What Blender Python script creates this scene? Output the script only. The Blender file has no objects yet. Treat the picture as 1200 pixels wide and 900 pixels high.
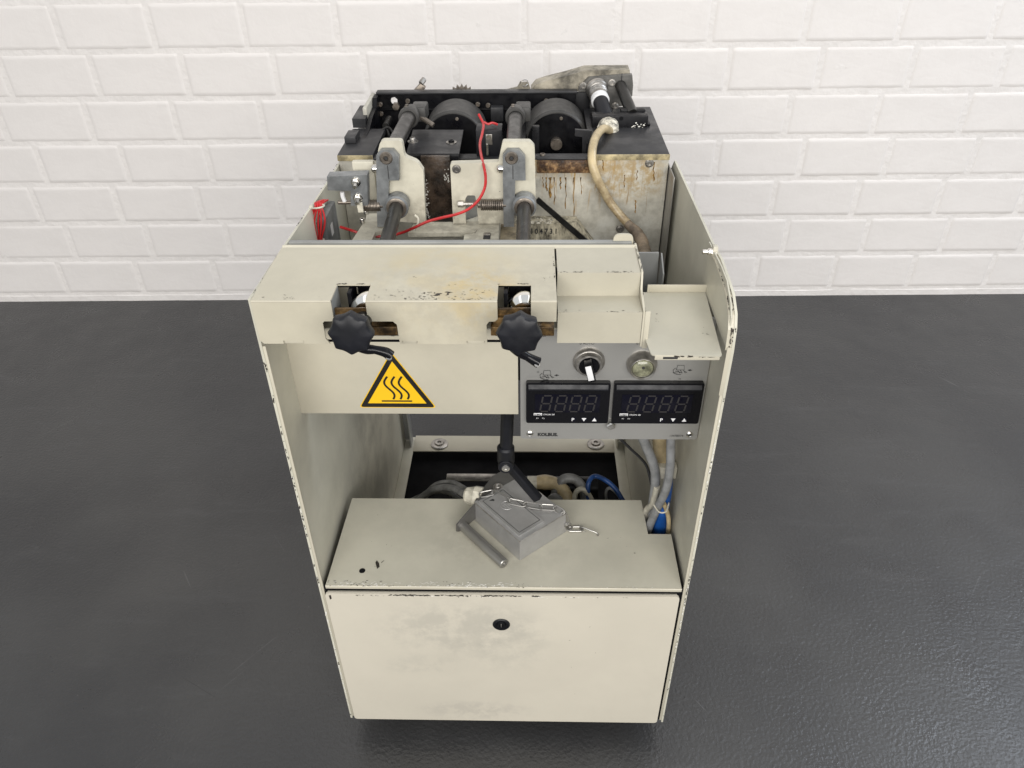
import bpy, bmesh, math, random
import numpy as np
from mathutils import Vector, Matrix, noise
random.seed(7)
R = math.radians
scene = bpy.context.scene
col = scene.collection

# ------------------------------------------------------------------ camera
F = 898.5                                   # focal length in photo pixels (1200 wide)
my = R(-0.984)                              # the machine stands turned this much to the wall
_p, _r, _y, H = R(36.2), R(-0.80), R(-0.712), 1.267
S0 = 1.185
c0 = Vector((-.2365*S0 + .4281*S0/2*math.cos(my), .6*S0 + .4281*S0/2*math.sin(my), 0))
_f = Vector((math.sin(_y)*math.cos(_p), math.cos(_y)*math.cos(_p), -math.sin(_p)))
_rt = Vector((math.cos(_y), -math.sin(_y), 0)); _up = _rt.cross(_f)
_a = math.cos(_r)*_rt + math.sin(_r)*_up
_b = -math.sin(_r)*_rt + math.cos(_r)*_up
M3 = Matrix(((math.cos(my), math.sin(my), 0), (-math.sin(my), math.cos(my), 0), (0, 0, 1)))
ca, cb, cc = M3 @ _a, M3 @ _b, M3 @ _f
camp = M3 @ (Vector((0, 0, H)) - c0)
cd = bpy.data.cameras.new('camera'); cam = bpy.data.objects.new('camera', cd); col.objects.link(cam)
cam.matrix_world = Matrix.Translation(camp) @ Matrix((ca, cb, -cc)).transposed().to_4x4()
cd.sensor_width = 36; cd.lens = F/1200*36; cd.clip_start = .01; cd.clip_end = 200
scene.camera = cam

# ------------------------------------------------------------------ light
w = bpy.data.worlds.new('World'); scene.world = w; w.use_nodes = True
bg = w.node_tree.nodes['Background']; bg.inputs[0].default_value = (.93, .96, 1, 1); bg.inputs[1].default_value = .72
def area(name, loc, target, sx, sy, power, color):
    l = bpy.data.lights.new(name, 'AREA'); l.shape = 'RECTANGLE'; l.size = sx; l.size_y = sy; l.energy = power; l.color = color
    o = bpy.data.objects.new(name, l); col.objects.link(o); o.location = loc
    o.rotation_euler = (Vector(target)-Vector(loc)).to_track_quat('-Z', 'Y').to_euler()
    return o
area('ceiling_and_fill_lamp', (-1.0, .25, 3.0), (-1.0, .3, 0), .5, 3.2, 5, (1, .96, .91))
area('ceiling_and_fill_lamp', (1.0, .15, 3.0), (1.0, .3, 0), .5, 3.2, 7, (1, .97, .93))
area('ceiling_and_fill_lamp', (.2, -2.5, 1.9), (.1, .5, .5), 3.6, .9, 105, (1, .965, .92))  # front fill lamp below ceiling height, added to brighten upright faces
area('window_light', (2.45, .85, 2.3), (.9, .2, 0), .7, 1.3, 25, (.80, .88, 1))
scene.view_settings.view_transform = 'Standard'; scene.view_settings.look = 'None'
scene.view_settings.exposure = 0; scene.view_settings.gamma = 1
scene.cycles.max_bounces = 8; scene.cycles.diffuse_bounces = 4; scene.cycles.glossy_bounces = 4

# rays through photo points met with a plane: real 3D places for measured features
def _ray(x, y): return ca*((x-600)/F) - cb*((y-450)/F) + cc
def at_x(x, y, v): d = _ray(x, y); return camp + d*((v-camp.x)/d.x)
def at_y(x, y, v): d = _ray(x, y); return camp + d*((v-camp.y)/d.y)
def at_z(x, y, v): d = _ray(x, y); return camp + d*((v-camp.z)/d.z)

# ------------------------------------------------------------------ materials
def mat(name, base, rough=.5, metal=0, var=.08, vscale=8, bump=0, bscale=60, rvar=.08, specks=0, speck_col=(.03, .028, .025),
        speck_scale=260, stains=(), streaks=None, spec=.5, coat=0, stretch=None, extra_bump=None, trans=0):
    m = bpy.data.materials.new(name); m.use_nodes = True; nt = m.node_tree; N = nt.nodes; L = nt.links
    b = N['Principled BSDF']; b.inputs['Metallic'].default_value = metal; b.inputs['Specular IOR Level'].default_value = spec
    b.inputs['Coat Weight'].default_value = coat; b.inputs['Coat Roughness'].default_value = .15
    if trans: b.inputs['Transmission Weight'].default_value = trans
    tc = N.new('ShaderNodeTexCoord'); src = tc.outputs['Object']
    def noise_(scale, detail=4, rough_=.6, vec=None, dist=0):
        n = N.new('ShaderNodeTexNoise'); n.inputs['Scale'].default_value = scale; n.inputs['Detail'].default_value = detail
        n.inputs['Roughness'].default_value = rough_; n.inputs['Distortion'].default_value = dist
        L.new(vec or src, n.inputs['Vector']); return n.outputs['Fac']
    def ramp(v, a, bb, lo=0, hi=1):
        r = N.new('ShaderNodeMapRange'); r.clamp = True; r.interpolation_type = 'SMOOTHSTEP'
        r.inputs['From Min'].default_value = a; r.inputs['From Max'].default_value = bb
        r.inputs['To Min'].default_value = lo; r.inputs['To Max'].default_value = hi
        L.new(v, r.inputs['Value']); return r.outputs['Result']
    def mul(a, c):
        n = N.new('ShaderNodeMath'); n.operation = 'MULTIPLY'; L.new(a, n.inputs[0])
        if isinstance(c, (int, float)): n.inputs[1].default_value = c
        else: L.new(c, n.inputs[1])
        return n.outputs[0]
    def mix(fac, a, c):
        n = N.new('ShaderNodeMix'); n.data_type = 'RGBA'; L.new(fac, n.inputs[0])
        if isinstance(a, tuple): n.inputs[6].default_value = (*a, 1)
        else: L.new(a, n.inputs[6])
        if isinstance(c, tuple): n.inputs[7].default_value = (*c, 1)
        else: L.new(c, n.inputs[7])
        return n.outputs[2]
    vec = src
    if stretch:
        mp = N.new('ShaderNodeMapping'); mp.inputs['Scale'].default_value = stretch; L.new(src, mp.inputs[0]); vec = mp.outputs[0]
    n1 = noise_(vscale, 6, .65, vec)
    lo = tuple(max(0, c*(1-var*1.6)) for c in base); hi = tuple(min(1, c*(1+var)) for c in base)
    c = mix(ramp(n1, .3, .7), lo, hi)
    rr = ramp(noise_(vscale*2.3, 5), .3, .7, max(.02, rough-rvar), min(1, rough+rvar))
    if streaks:      # vertical runs: (colour, amount threshold, mask centre, mask radii)
        for sc_, th, cen, rad, xs in streaks:
            mp = N.new('ShaderNodeMapping'); mp.inputs['Scale'].default_value = (xs, xs, xs*.09); L.new(src, mp.inputs[0])
            f = ramp(noise_(1, 5, .65, mp.outputs[0], .8), th, th+.13)
            f = mul(f, falloff(N, L, src, cen, rad)); c = mix(f, c, sc_)
    for sc_, st, cen, rad, ns in stains:
        f = mul(mul(ramp(noise_(ns, 6, .7), .38, .62), falloff(N, L, src, cen, rad)), st); c = mix(f, c, sc_)
    if specks:
        v = noise_(speck_scale, 2, .5); g = noise_(speck_scale*.13, 3, .6)
        f = mul(ramp(v, .86-specks, .88-specks), ramp(g, .5, .62)); c = mix(f, c, speck_col)
    L.new(c, b.inputs['Base Color']); L.new(rr, b.inputs['Roughness'])
    if bump:
        bn = N.new('ShaderNodeBump'); bn.inputs['Strength'].default_value = 1; bn.inputs['Distance'].default_value = bump
        L.new(noise_(bscale, 4, .55, vec), bn.inputs['Height']); L.new(bn.outputs[0], b.inputs['Normal'])
        if extra_bump:
            b2 = N.new('ShaderNodeBump'); b2.inputs['Distance'].default_value = extra_bump[0]
            L.new(noise_(extra_bump[1], 3, .5), b2.inputs['Height']); L.new(bn.outputs[0], b2.inputs['Normal']); L.new(b2.outputs[0], b.inputs['Normal'])
    return m
def falloff(N, L, src, cen, rad):
    s = N.new('ShaderNodeVectorMath'); s.operation = 'SUBTRACT'; L.new(src, s.inputs[0]); s.inputs[1].default_value = cen
    d = N.new('ShaderNodeVectorMath'); d.operation = 'DIVIDE'; L.new(s.outputs[0], d.inputs[0]); d.inputs[1].default_value = rad
    l = N.new('ShaderNodeVectorMath'); l.operation = 'LENGTH'; L.new(d.outputs[0], l.inputs[0])
    r = N.new('ShaderNodeMapRange'); r.clamp = True; r.interpolation_type = 'SMOOTHSTEP'
    r.inputs['From Min'].default_value = 1; r.inputs['From Max'].default_value = .35
    L.new(l.outputs['Value'], r.inputs['Value']); return r.outputs['Result']

ORG = Vector((0, .35, 0))                     # origin of the machine; object coordinates are world minus this
def o_(x, y, z): return (x-ORG.x, y-ORG.y, z-ORG.z)
CR = (.505, .472, .378)
paint = mat('cream paint', CR, .42, var=.05, vscale=7, bump=.00012, bscale=900, specks=.03)
paint_top = mat('cream paint with yellow heat stain', (.480, .447, .352), .40, var=.05, vscale=9, bump=.00012, bscale=900, specks=.09,
    stains=[((.50, .36, .13), .55, o_(-.02, .03, .86), (.055, .06, .06), 45), ((.50, .40, .2), .35, o_(-.06, .06, .86), (.12, .1, .1), 22), ((.33, .30, .24), .3, o_(.03, .02, .86), (.3, .1, .1), 60)])
paint_door = mat('cream paint with grey hand smudges', (.575, .535, .445), .40, var=.025, vscale=5, bump=.00010, bscale=900, specks=.0,
    stains=[((.40, .38, .325), .55, o_(-.06, 0, .30), (.17, .2, .09), 24), ((.42, .40, .34), .38, o_(.0, 0, .27), (.10, .2, .10), 36),
            ((.42, .40, .34), .35, o_(-.13, 0, .21), (.09, .2, .04), 40), ((.36, .34, .3), .35, o_(-.05, 0, .085), (.12, .2, .035), 50)])
paint_in = mat('cream paint on the inner sides', (.54, .52, .43), .48, var=.10, vscale=5, bump=.0001, bscale=700, specks=.06,
    stains=[((.25, .24, .2), .5, o_(-.26, .4, .3), (.2, .3, .3), 14), ((.3, .28, .22), .35, o_(.26, .2, .4), (.2, .3, .3), 18)])
paint_shelf = mat('cream paint on the shelf', (.47, .45, .37), .42, var=.07, vscale=6, bump=.0001, bscale=800, specks=.05,
    stains=[((.30, .28, .23), .4, o_(.0, .09, .39), (.16, .09, .1), 25)])
grey_paint = mat('grey sheet paint', (.27, .275, .265), .38, var=.15, vscale=9, specks=.04)
box_m = mat('grey enamel box', (.16, .165, .165), .4, var=.25, vscale=40, specks=.08, speck_col=(.4, .4, .4))
dark_paint = mat('charcoal satin plate', (.030, .030, .032), .42, spec=.35, var=.2, vscale=14, rvar=.12)
black = mat('black oily metal', (.0045, .0045, .0060), .40, spec=.22, var=.3, vscale=20, rvar=.15)
black_dull = mat('dull black', (.004, .004, .005), .85, spec=.2, var=.3, vscale=10)
drum_m = mat('dark drum coating', (.05, .048, .045), .5, spec=.4, var=.2, vscale=30)
shaft_m = mat('blackened shaft steel', (.035, .034, .032), .34, metal=.6, var=.35, vscale=25, stretch=(1, .12, 1))
cast = mat('grey cast clamp', (.25, .26, .265), .40, metal=.55, var=.2, vscale=40, specks=.05, speck_col=(.1, .1, .1))
alu = mat('cast aluminium', (.40, .40, .395), .44, metal=.75, var=.13, vscale=26, bump=.00015, bscale=700)
alu_panel = mat('silver foil panel', (.40, .395, .375), .36, metal=.55, var=.03, vscale=4, bump=.00003, bscale=900)
steel = mat('bright steel', (.68, .66, .62), .22, metal=1, var=.12, vscale=60)
steel_dull = mat('worn steel', (.42, .40, .37), .36, metal=.9, var=.25, vscale=50)
steel_brushed = mat('brushed steel bar', (.36, .35, .33), .36, metal=.85, var=.06, vscale=12, rvar=.03)
arm_m = mat('dark steel arm', (.17, .165, .155), .4, metal=.6, var=.1, vscale=20)
groove_m = mat('painted groove shade', (.10, .10, .095), .6)  # shade of the panel groove put into the colour to strengthen relief
hood_m = mat('fine cast aluminium', (.44, .435, .425), .42, metal=.6, var=.05, vscale=40, bump=.00005, bscale=900)
steel_dark = mat('stained steel', (.22, .19, .16), .42, metal=.8, var=.3, vscale=60)
chrome = mat('chromed ring', (.85, .84, .8), .12, metal=1, var=.04, vscale=30)
brass = mat('oily brass plate', (.20, .12, .045), .38, metal=.45, var=.6, vscale=45, stains=[((.02, .012, .006), .9, (0, -.33, .83), (.3, .1, .1), 70)])
rubber = mat('black plastic', (.0075, .008, .011), .46, spec=.35, var=.2, vscale=30, bump=.00006, bscale=800)
gloss_black = mat('glossy black plastic', (.005, .005, .0065), .20, spec=.22, var=.1, vscale=20)
lens_m = mat('smoked display window', (.004, .004, .009), .12, spec=.25, var=.1, vscale=20)
seg_m = mat('unlit display segment', (.030, .028, .028), .3, var=.05)
white_m = mat('white print', (.75, .75, .75), .5, var=.03)
ink = mat('dark print', (.03, .03, .03), .5, var=.1)
yellow = mat('yellow sign film', (.82, .50, .012), .38, var=.03)
sign_black = mat('black sign print', (.012, .011, .010), .42, var=.1)
red_m = mat('red cable sheath', (.50, .022, .024), .35, var=.15, vscale=30)
blue_m = mat('blue cable sheath', (.012, .09, .36), .38, var=.2, vscale=30)
grey_c = mat('grey cable sheath', (.24, .245, .25), .42, var=.2, vscale=40)
dark_c = mat('black cable sheath', (.02, .02, .022), .45)
beige_c = mat('yellowed cable sheath', (.50, .40, .235), .34, var=.25, vscale=22, stains=[((.16, .1, .05), .6, o_(.15, .42, .78), (.08, .1, .08), 60)])
tape_m = mat('dirty taped hose', (.22, .17, .12), .5, var=.4, vscale=35, bump=.0006, bscale=150)
nylon = mat('off white nylon', (.55, .52, .43), .42, var=.2, vscale=60)
hardglue = mat('dried white glue', (.62, .58, .48), .45, var=.5, vscale=120, bump=.002, bscale=260)
body_m = mat('glue stained steel body', (.47, .45, .385), .40, var=.18, vscale=30, bump=.0003, bscale=300, specks=.13, speck_col=(.07, .045, .02), speck_scale=170,
    streaks=[((.32, .19, .05), .52, o_(.115, .45, .835), (.14, .3, .085), 90), ((.22, .13, .045), .56, o_(.20, .45, .81), (.07, .3, .07), 120), ((.12, .06, .02), .58, o_(.10, .45, .84), (.15, .3, .05), 140)],
    stains=[((.45, .28, .06), .8, o_(.10, .45, .85), (.12, .2, .04), 60), ((.30, .2, .07), .8, o_(.19, .45, .82), (.09, .2, .05), 70), ((.55, .56, .54), .5, o_(.19, .45, .72), (.1, .2, .08), 15)])
lip_m = mat('rusty glue crusted ledge', (.25, .15, .07), .55, var=.8, vscale=70, bump=.0012, bscale=200, specks=.1, stains=[((.05, .02, .008), .9, o_(.1, .45, .85), (.3, .3, .3), 90)])
edge_m = mat('yellowed plate edge', (.42, .35, .2), .5, var=.4, vscale=60, specks=.14, speck_col=(.12, .05, .02), speck_scale=200)
plate_m = mat('number plate casting', (.44, .40, .30), .5, var=.55, vscale=90, stretch=(1, 1, .35), bump=.0006, bscale=260, specks=.16, speck_scale=150, speck_col=(.07, .05, .04))
brown_m = mat('brown resin plate', (.060, .042, .030), .30, var=.5, vscale=40, bump=.0004, bscale=220, specks=.05, speck_col=(.3, .2, .12), speck_scale=150)
brown_dirty = mat('brown greasy column', (.27, .22, .14), .5, var=.4, vscale=40, specks=.15)
bracket_m = mat('worn cream bracket', (.56, .53, .43), .42, var=.10, vscale=25, specks=.12, stains=[((.2, .18, .14), .5, o_(0, .33, .81), (.3, .2, .05), 60)])
guard_m = mat('dirty cast guard', (.30, .27, .21), .55, var=.5, vscale=25, bump=.001, bscale=120)
glass_m = mat('clear lamp cover', (.24, .24, .16), .12, var=.4, vscale=90)
wall_m = mat('white wall paint', (.865, .822, .785), .55, var=.022, vscale=1.7, bump=.0016, bscale=15, extra_bump=(.0004, 90), specks=.02, speck_col=(.45, .42, .38), speck_scale=90)
mortar_m = mat('painted mortar', (.87, .828, .79), .6, var=.03, vscale=2, bump=.0032, bscale=34, extra_bump=(.0007, 90))
chip_dark = mat('bare dark metal', (.05, .042, .035), .5, metal=.3, var=.4, vscale=200)
chip_light = mat('chipped white primer', (.72, .70, .64), .5, var=.1, vscale=200)

# floor: dark roller-painted concrete
def floor_mat():
    m = bpy.data.materials.new('dark grey floor paint'); m.use_nodes = True; nt = m.node_tree; N = nt.nodes; L = nt.links; b = N['Principled BSDF']
    tc = N.new('ShaderNodeTexCoord'); src = tc.outputs['Object']
    def nz(s, d=4, r=.55, v=None):
        n = N.new('ShaderNodeTexNoise'); n.inputs['Scale'].default_value = s; n.inputs['Detail'].default_value = d; n.inputs['Roughness'].default_value = r; L.new(v or src, n.inputs['Vector']); return n.outputs['Fac']
    def rp(v, a, c, lo, hi):
        r = N.new('ShaderNodeMapRange'); r.interpolation_type = 'SMOOTHSTEP'
        for k, x in zip(('From Min', 'From Max', 'To Min', 'To Max'), (a, c, lo, hi)): r.inputs[k].default_value = x
        L.new(v, r.inputs['Value']); return r.outputs[0]
    def mx(f, a, c):
        n = N.new('ShaderNodeMix'); n.data_type = 'RGBA'; L.new(f, n.inputs[0])
        for i, q in ((6, a), (7, c)):
            if isinstance(q, tuple): n.inputs[i].default_value = (*q, 1)
            else: L.new(q, n.inputs[i])
        return n.outputs[2]
    c = mx(rp(nz(2.2, 6), .35, .65, 0, 1), (.032, .032, .033), (.045, .0445, .044))
    mp = N.new('ShaderNodeMapping'); mp.inputs['Rotation'].default_value = (0, 0, .5); mp.inputs['Scale'].default_value = (1, 5, 1); L.new(src, mp.inputs[0])
    c = mx(rp(nz(3.5, 7, .7, mp.outputs[0]), .52, .72, 0, .55), c, (.056, .056, .057))
    f1 = rp(nz(130, 2), .74, .78, 0, 1); f2 = rp(nz(6, 3), .56, .70, 0, .8)
    mu = N.new('ShaderNodeMath'); mu.operation = 'MULTIPLY'; L.new(f1, mu.inputs[0]); L.new(f2, mu.inputs[1])
    c = mx(mu.outputs[0], c, (.20, .20, .20))
    for rot_, sc_, th_, col_ in ((.9, (1.2, 70, 1), .70, (.10, .10, .10)), (-.5, (1.6, 90, 1), .71, (.018, .018, .018)), (2.2, (2.5, 60, 1), .715, (.12, .12, .12))):
        m3 = N.new('ShaderNodeMapping'); m3.vector_type = 'TEXTURE'; m3.inputs['Rotation'].default_value = (0, 0, rot_); m3.inputs['Scale'].default_value = tuple(1/q_ for q_ in sc_); L.new(src, m3.inputs[0])
        mu = N.new('ShaderNodeMath'); mu.operation = 'MULTIPLY'; L.new(rp(nz(1.5, 2, .5, m3.outputs[0]), th_, th_+.03, 0, 1), mu.inputs[0]); L.new(rp(nz(2.6+rot_, 3), .50, .66, 0, .9), mu.inputs[1])
        c = mx(mu.outputs[0], c, col_)
    c = mx(rp(nz(1.1, 3, .5), .60, .72, 0, .35), c, (.075, .073, .07))
    L.new(c, b.inputs['Base Color']); L.new(rp(nz(9, 5), .3, .7, .26, .40), b.inputs['Roughness'])
    b1 = N.new('ShaderNodeBump'); b1.inputs['Distance'].default_value = .0014; L.new(nz(150, 3, .5), b1.inputs['Height'])
    b2 = N.new('ShaderNodeBump'); b2.inputs['Distance'].default_value = .0010; L.new(nz(14, 3, .5), b2.inputs['Height']); L.new(b1.outputs[0], b2.inputs['Normal'])
    L.new(b2.outputs[0], b.inputs['Normal']); return m
floor_m = floor_mat()

# ------------------------------------------------------------------ mesh helpers
class MB:
    def __init__(s): s.bm = bmesh.new()
    def _bev(s, verts, w, seg=2):
        if w <= 0: return
        es = list({e for v in verts for e in v.link_edges})
        es = [e for e in es if len(e.link_faces) == 2 and e.calc_face_angle(0) > .35]
        if es: bmesh.ops.bevel(s.bm, geom=es, offset=w, segments=seg, profile=.5, affect='EDGES', clamp_overlap=True)
    def box(s, x0, x1, y0, y1, z0, z1, bev=.0008, mtx=None):
        r = bmesh.ops.create_cube(s.bm, size=1); vs = r['verts']
        for v in vs: v.co = Vector(((x0+x1)/2+v.co.x*(x1-x0), (y0+y1)/2+v.co.y*(y1-y0), (z0+z1)/2+v.co.z*(z1-z0)))
        if mtx: bmesh.ops.transform(s.bm, matrix=mtx, verts=vs)
        s._bev(vs, bev); return s
    def prism(s, pts, d, bev=.0006):       # planar outline pushed along d
        pts = [Vector(p) for p in pts]; d = Vector(d)
        n = Vector((0, 0, 0))
        for i in range(len(pts)): n += pts[i].cross(pts[(i+1) % len(pts)])
        if n.dot(d) > 0: pts.reverse()
        a = [s.bm.verts.new(p) for p in pts]; c = [s.bm.verts.new(p+d) for p in pts]
        s.bm.faces.new(a); s.bm.faces.new(c[::-1])
        k = len(pts)
        for i in range(k): s.bm.faces.new((a[(i+1) % k], a[i], c[i], c[(i+1) % k]))
        s._bev(a+c, bev, 1 if k > 12 else 2); return s
    def lathe(s, prof, org, axis, seg=32, rfun=None):   # prof: (dist along axis, radius)
        ax = Vector(axis).normalized(); org = Vector(org)
        u = ax.orthogonal().normalized() if abs(ax.z) > .9 else Vector((0, 0, 1)).cross(ax).normalized(); v = ax.cross(u)
        rings = []
        for t, r in prof:
            if r < 1e-6: rings.append([s.bm.verts.new(org+ax*t)]); continue
            rings.append([s.bm.verts.new(org+ax*t+(u*math.cos(2*math.pi*k/seg)+v*math.sin(2*math.pi*k/seg))*r*(rfun(k, seg, t) if rfun else 1)) for k in range(seg)])
        for A, B in zip(rings, rings[1:]):
            for k in range(seg):
                k2 = (k+1) % seg
                if len(A) == 1 and len(B) > 1: s.bm.faces.new((A[0], B[k2], B[k]))
                elif len(B) == 1 and len(A) > 1: s.bm.faces.new((A[k], A[k2], B[0]))
                elif len(A) > 1: s.bm.faces.new((A[k], A[k2], B[k2], B[k]))
        return s
    def cyl(s, p, q, r, r2=None, seg=24, bev=.0006):
        p, q = Vector(p), Vector(q); r2 = r if r2 is None else r2; h = (q-p).length; b = min(bev, h*.3, r*.3)
        return s.lathe([(0, 0), (0, r-b), (b, r), (h-b, r2), (h, r2-b), (h, 0)], p, q-p, seg)
    def tube(s, pts, r, seg=10, smooth=6, radii=None, wob=0):
        P = [Vector(p) for p in pts]
        if smooth and len(P) > 2:
            out = []; rr = []
            E = [P[0]*2-P[1]]+P+[P[-1]*2-P[-2]]
            for i in range(1, len(E)-2):
                for k in range(smooth):
                    t = k/smooth; a, b, c, d = E[i-1:i+3]
                    out.append(.5*((2*b)+(c-a)*t+(2*a-5*b+4*c-d)*t*t+(3*b-a-3*c+d)*t**3))
                    if radii: rr.append(radii[i-1]*(1-t)+radii[i]*t)
            out.append(P[-1]); P = out
            if radii: rr.append(radii[-1]); radii = rr
        prev = None; rings = []
        for i, p in enumerate(P):
            tan = (P[min(i+1, len(P)-1)]-P[max(i-1, 0)]).normalized()
            if prev is None: u = tan.orthogonal().normalized()
            else: u = (prev-tan*prev.dot(tan)).normalized()
            prev = u; v = tan.cross(u); q = radii[i] if radii else r
            if wob: q *= 1+wob*noise.noise(p*120)
            rings.append([s.bm.verts.new(p+(u*math.cos(2*math.pi*k/seg)+v*math.sin(2*math.pi*k/seg))*q) for k in range(seg)])
        for A, B in zip(rings, rings[1:]):
            for k in range(seg): s.bm.faces.new((A[k], A[(k+1) % seg], B[(k+1) % seg], B[k]))
        s.bm.faces.new(rings[0][::-1]); s.bm.faces.new(rings[-1]); return s
    def poly(s, pts): s.bm.faces.new([s.bm.verts.new(Vector(p)) for p in pts]); return s
    def mesh(s, name, m):
        bmesh.ops.recalc_face_normals(s.bm, faces=s.bm.faces) if not getattr(s, 'norecalc', False) else None
        me = bpy.data.meshes.new(name); s.bm.to_mesh(me); s.bm.free()
        me.polygons.foreach_set('use_smooth', [True]*len(me.polygons)); me.set_sharp_from_angle(angle=R(32))
        me.materials.append(m); return me
    def build(s, name, m, parent, label=None, kind=None):
        o = bpy.data.objects.new(name, s.mesh(name, m)); col.objects.link(o)
        if parent is not None:
            base = parent
            if base.get('_root') is not None or True:
                # all parts of a thing share its origin: mesh is moved by the thing's own place
                root = parent
                while root.parent: root = root.parent
                if root.get('local_mesh'): pass
                else: o.data.transform(Matrix.Translation(-root.location))
                o.parent = parent
        if label: o['label'] = label
        if kind: o['kind'] = kind
        return o
def thing(name, label, cat, loc, group=None):
    o = bpy.data.objects.new(name, None); col.objects.link(o); o.location = loc; o.empty_display_size = .05
    o['label'] = label; o['category'] = cat
    if group: o['group'] = group
    return o

# ------------------------------------------------------------------ floor
me = bpy.data.meshes.new('floor'); fo = bpy.data.objects.new('floor', me); col.objects.link(fo)
me.from_pydata([(-9, -8, 0), (9, -8, 0), (9, 1.62, 0), (-9, 1.62, 0)], [], [(0, 1, 2, 3)]); me.materials.append(floor_m); fo['kind'] = 'structure'

# ------------------------------------------------------------------ brick wall
wl = thing('brick_wall', 'white painted brick wall behind the machine, standing on the dark floor', 'wall', M3 @ (Vector((0, 2.2166, 0))-c0))
wl.rotation_euler = (0, 0, -my)
wl['local_mesh'] = True
def brick_mesh(i, L=.25, Hh=.125):
    rnd = random.Random(i); bm = bmesh.new(); nx, nz = 20, 10; g = .0034
    x1, z1 = L/2-g, Hh/2-g; rows = []
    for b in range(nz+1):
        row = []
        for a in range(nx+1):
            u = a/nx*2-1; v = b/nz*2-1
            # spacing packed toward the border so the painted arris is round
            u = math.copysign(abs(u)**.55, u) if u else 0; v = math.copysign(abs(v)**.55, v) if v else 0
            x, z = u*x1, v*z1
            e = min(x1-abs(x), z1-abs(z)); d = 1-min(1, e/.0045)
            wv = noise.noise(Vector((x*28, z*28, i*7.3)))
            y = -.0042 + .0042*d*d + .0007*wv
            if d > .5: x += .0016*noise.noise(Vector((x*45, z*45, i*3.1+5))); z += .0018*noise.noise(Vector((x*38, z*50, i*5.1+9)))
            row.append(bm.verts.new((x, y, z)))
        rows.append(row)
    for b in range(nz):
        for a in range(nx): bm.faces.new((rows[b][a], rows[b][a+1], rows[b+1][a+1], rows[b+1][a]))
    ring = rows[0]+[rows[k][-1] for k in range(1, nz+1)]+rows[-1][-2::-1]+[rows[k][0] for k in range(nz-1, 0, -1)]
    back = [bm.verts.new((v.co.x, .02, v.co.z)) for v in ring]
    n = len(ring)
    for k in range(n): bm.faces.new((ring[(k+1) % n], ring[k], back[k], back[(k+1) % n]))
    bm.faces.new(back[::-1])
    m = bpy.data.meshes.new('brick'); bm.to_mesh(m); bm.free(); m.polygons.foreach_set('use_smooth', [True]*len(m.polygons)); m.set_sharp_from_angle(angle=R(50)); m.materials.append(wall_m); return m
bricks = [brick_mesh(i) for i in range(14)]
mo = MB(); mo.norecalc = True
# lumpy mortar sheet, a few millimetres behind the brick faces
def mortar():
    bm = mo.bm; nx, nz = 260, 92; X0, X1, Z0, Z1 = -2.75, 2.75, 0, 1.56
    g = [[bm.verts.new((X0+(X1-X0)*a/nx, .0012*noise.noise(Vector((X0+(X1-X0)*a/nx, 0, Z0+(Z1-Z0)*b/nz))*34)-.0024, Z0+(Z1-Z0)*b/nz)) for a in range(nx+1)] for b in range(nz+1)]
    for b in range(nz):
        for a in range(nx): bm.faces.new((g[b][a], g[b][a+1], g[b+1][a+1], g[b+1][a]))
mortar(); mo.build('mortar', mortar_m, wl)
bk = MB(); bk.box(-2.75, 2.75, .012, .12, 0, 1.5602, 0); bk.box(-2.75, 2.75, -.003, .12, 1.5604, 2.8, 0); bk.build('wall_core', mortar_m, wl)
offs = [.0140, .0834, .0228, .0844, .0184, .0785, .018]
k = 0
for row in range(12):
    off = offs[row] if row < 7 else (.0815 if row % 2 else .019)
    for j in range(-11, 11):
        o = bpy.data.objects.new('brick', bricks[random.randrange(14)]); col.objects.link(o); o.parent = wl
        o.location = (off+.125+j*.25+random.uniform(-.0012, .0012), random.uniform(-.0006, .0012), .026+.0625+row*.125+random.uniform(-.0008, .0008))
        o.rotation_euler = (random.uniform(-.003, .003), random.uniform(-.004, .004), random.uniform(-.002, .002)); k += 1
b = MB()
n = 130
pts = []
for i in range(n+1):
    x = -2.75+5.5*i/n; pts.append((x, -.003-.0025*noise.noise(Vector((x*9, 1, 0))), 0))
for i in range(n):
    x, x2 = pts[i][0], pts[i+1][0]; y, y2 = pts[i][1], pts[i+1][1]
    h, h2 = .020+.004*noise.noise(Vector((x*5, 4, 0))), .020+.004*noise.noise(Vector((x2*5, 4, 0)))
    b.poly([(x, y, 0), (x2, y2, 0), (x2, y2-.0005, h2), (x, y-.0005, h)]); b.poly([(x, y-.0005, h), (x2, y2-.0005, h2), (x2, .002, h2+.005), (x, .002, h+.005)])
bmesh.ops.remove_doubles(b.bm, verts=b.bm.verts, dist=1e-5)
b.norecalc = True; b.build('base_mortar', mortar_m, wl)

# ------------------------------------------------------------------ the machine
T = thing('bookbinding_gluing_unit', 'cream sheet metal gluing unit of a bookbinding machine with open top and black drums', 'machine', ORG)

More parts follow.
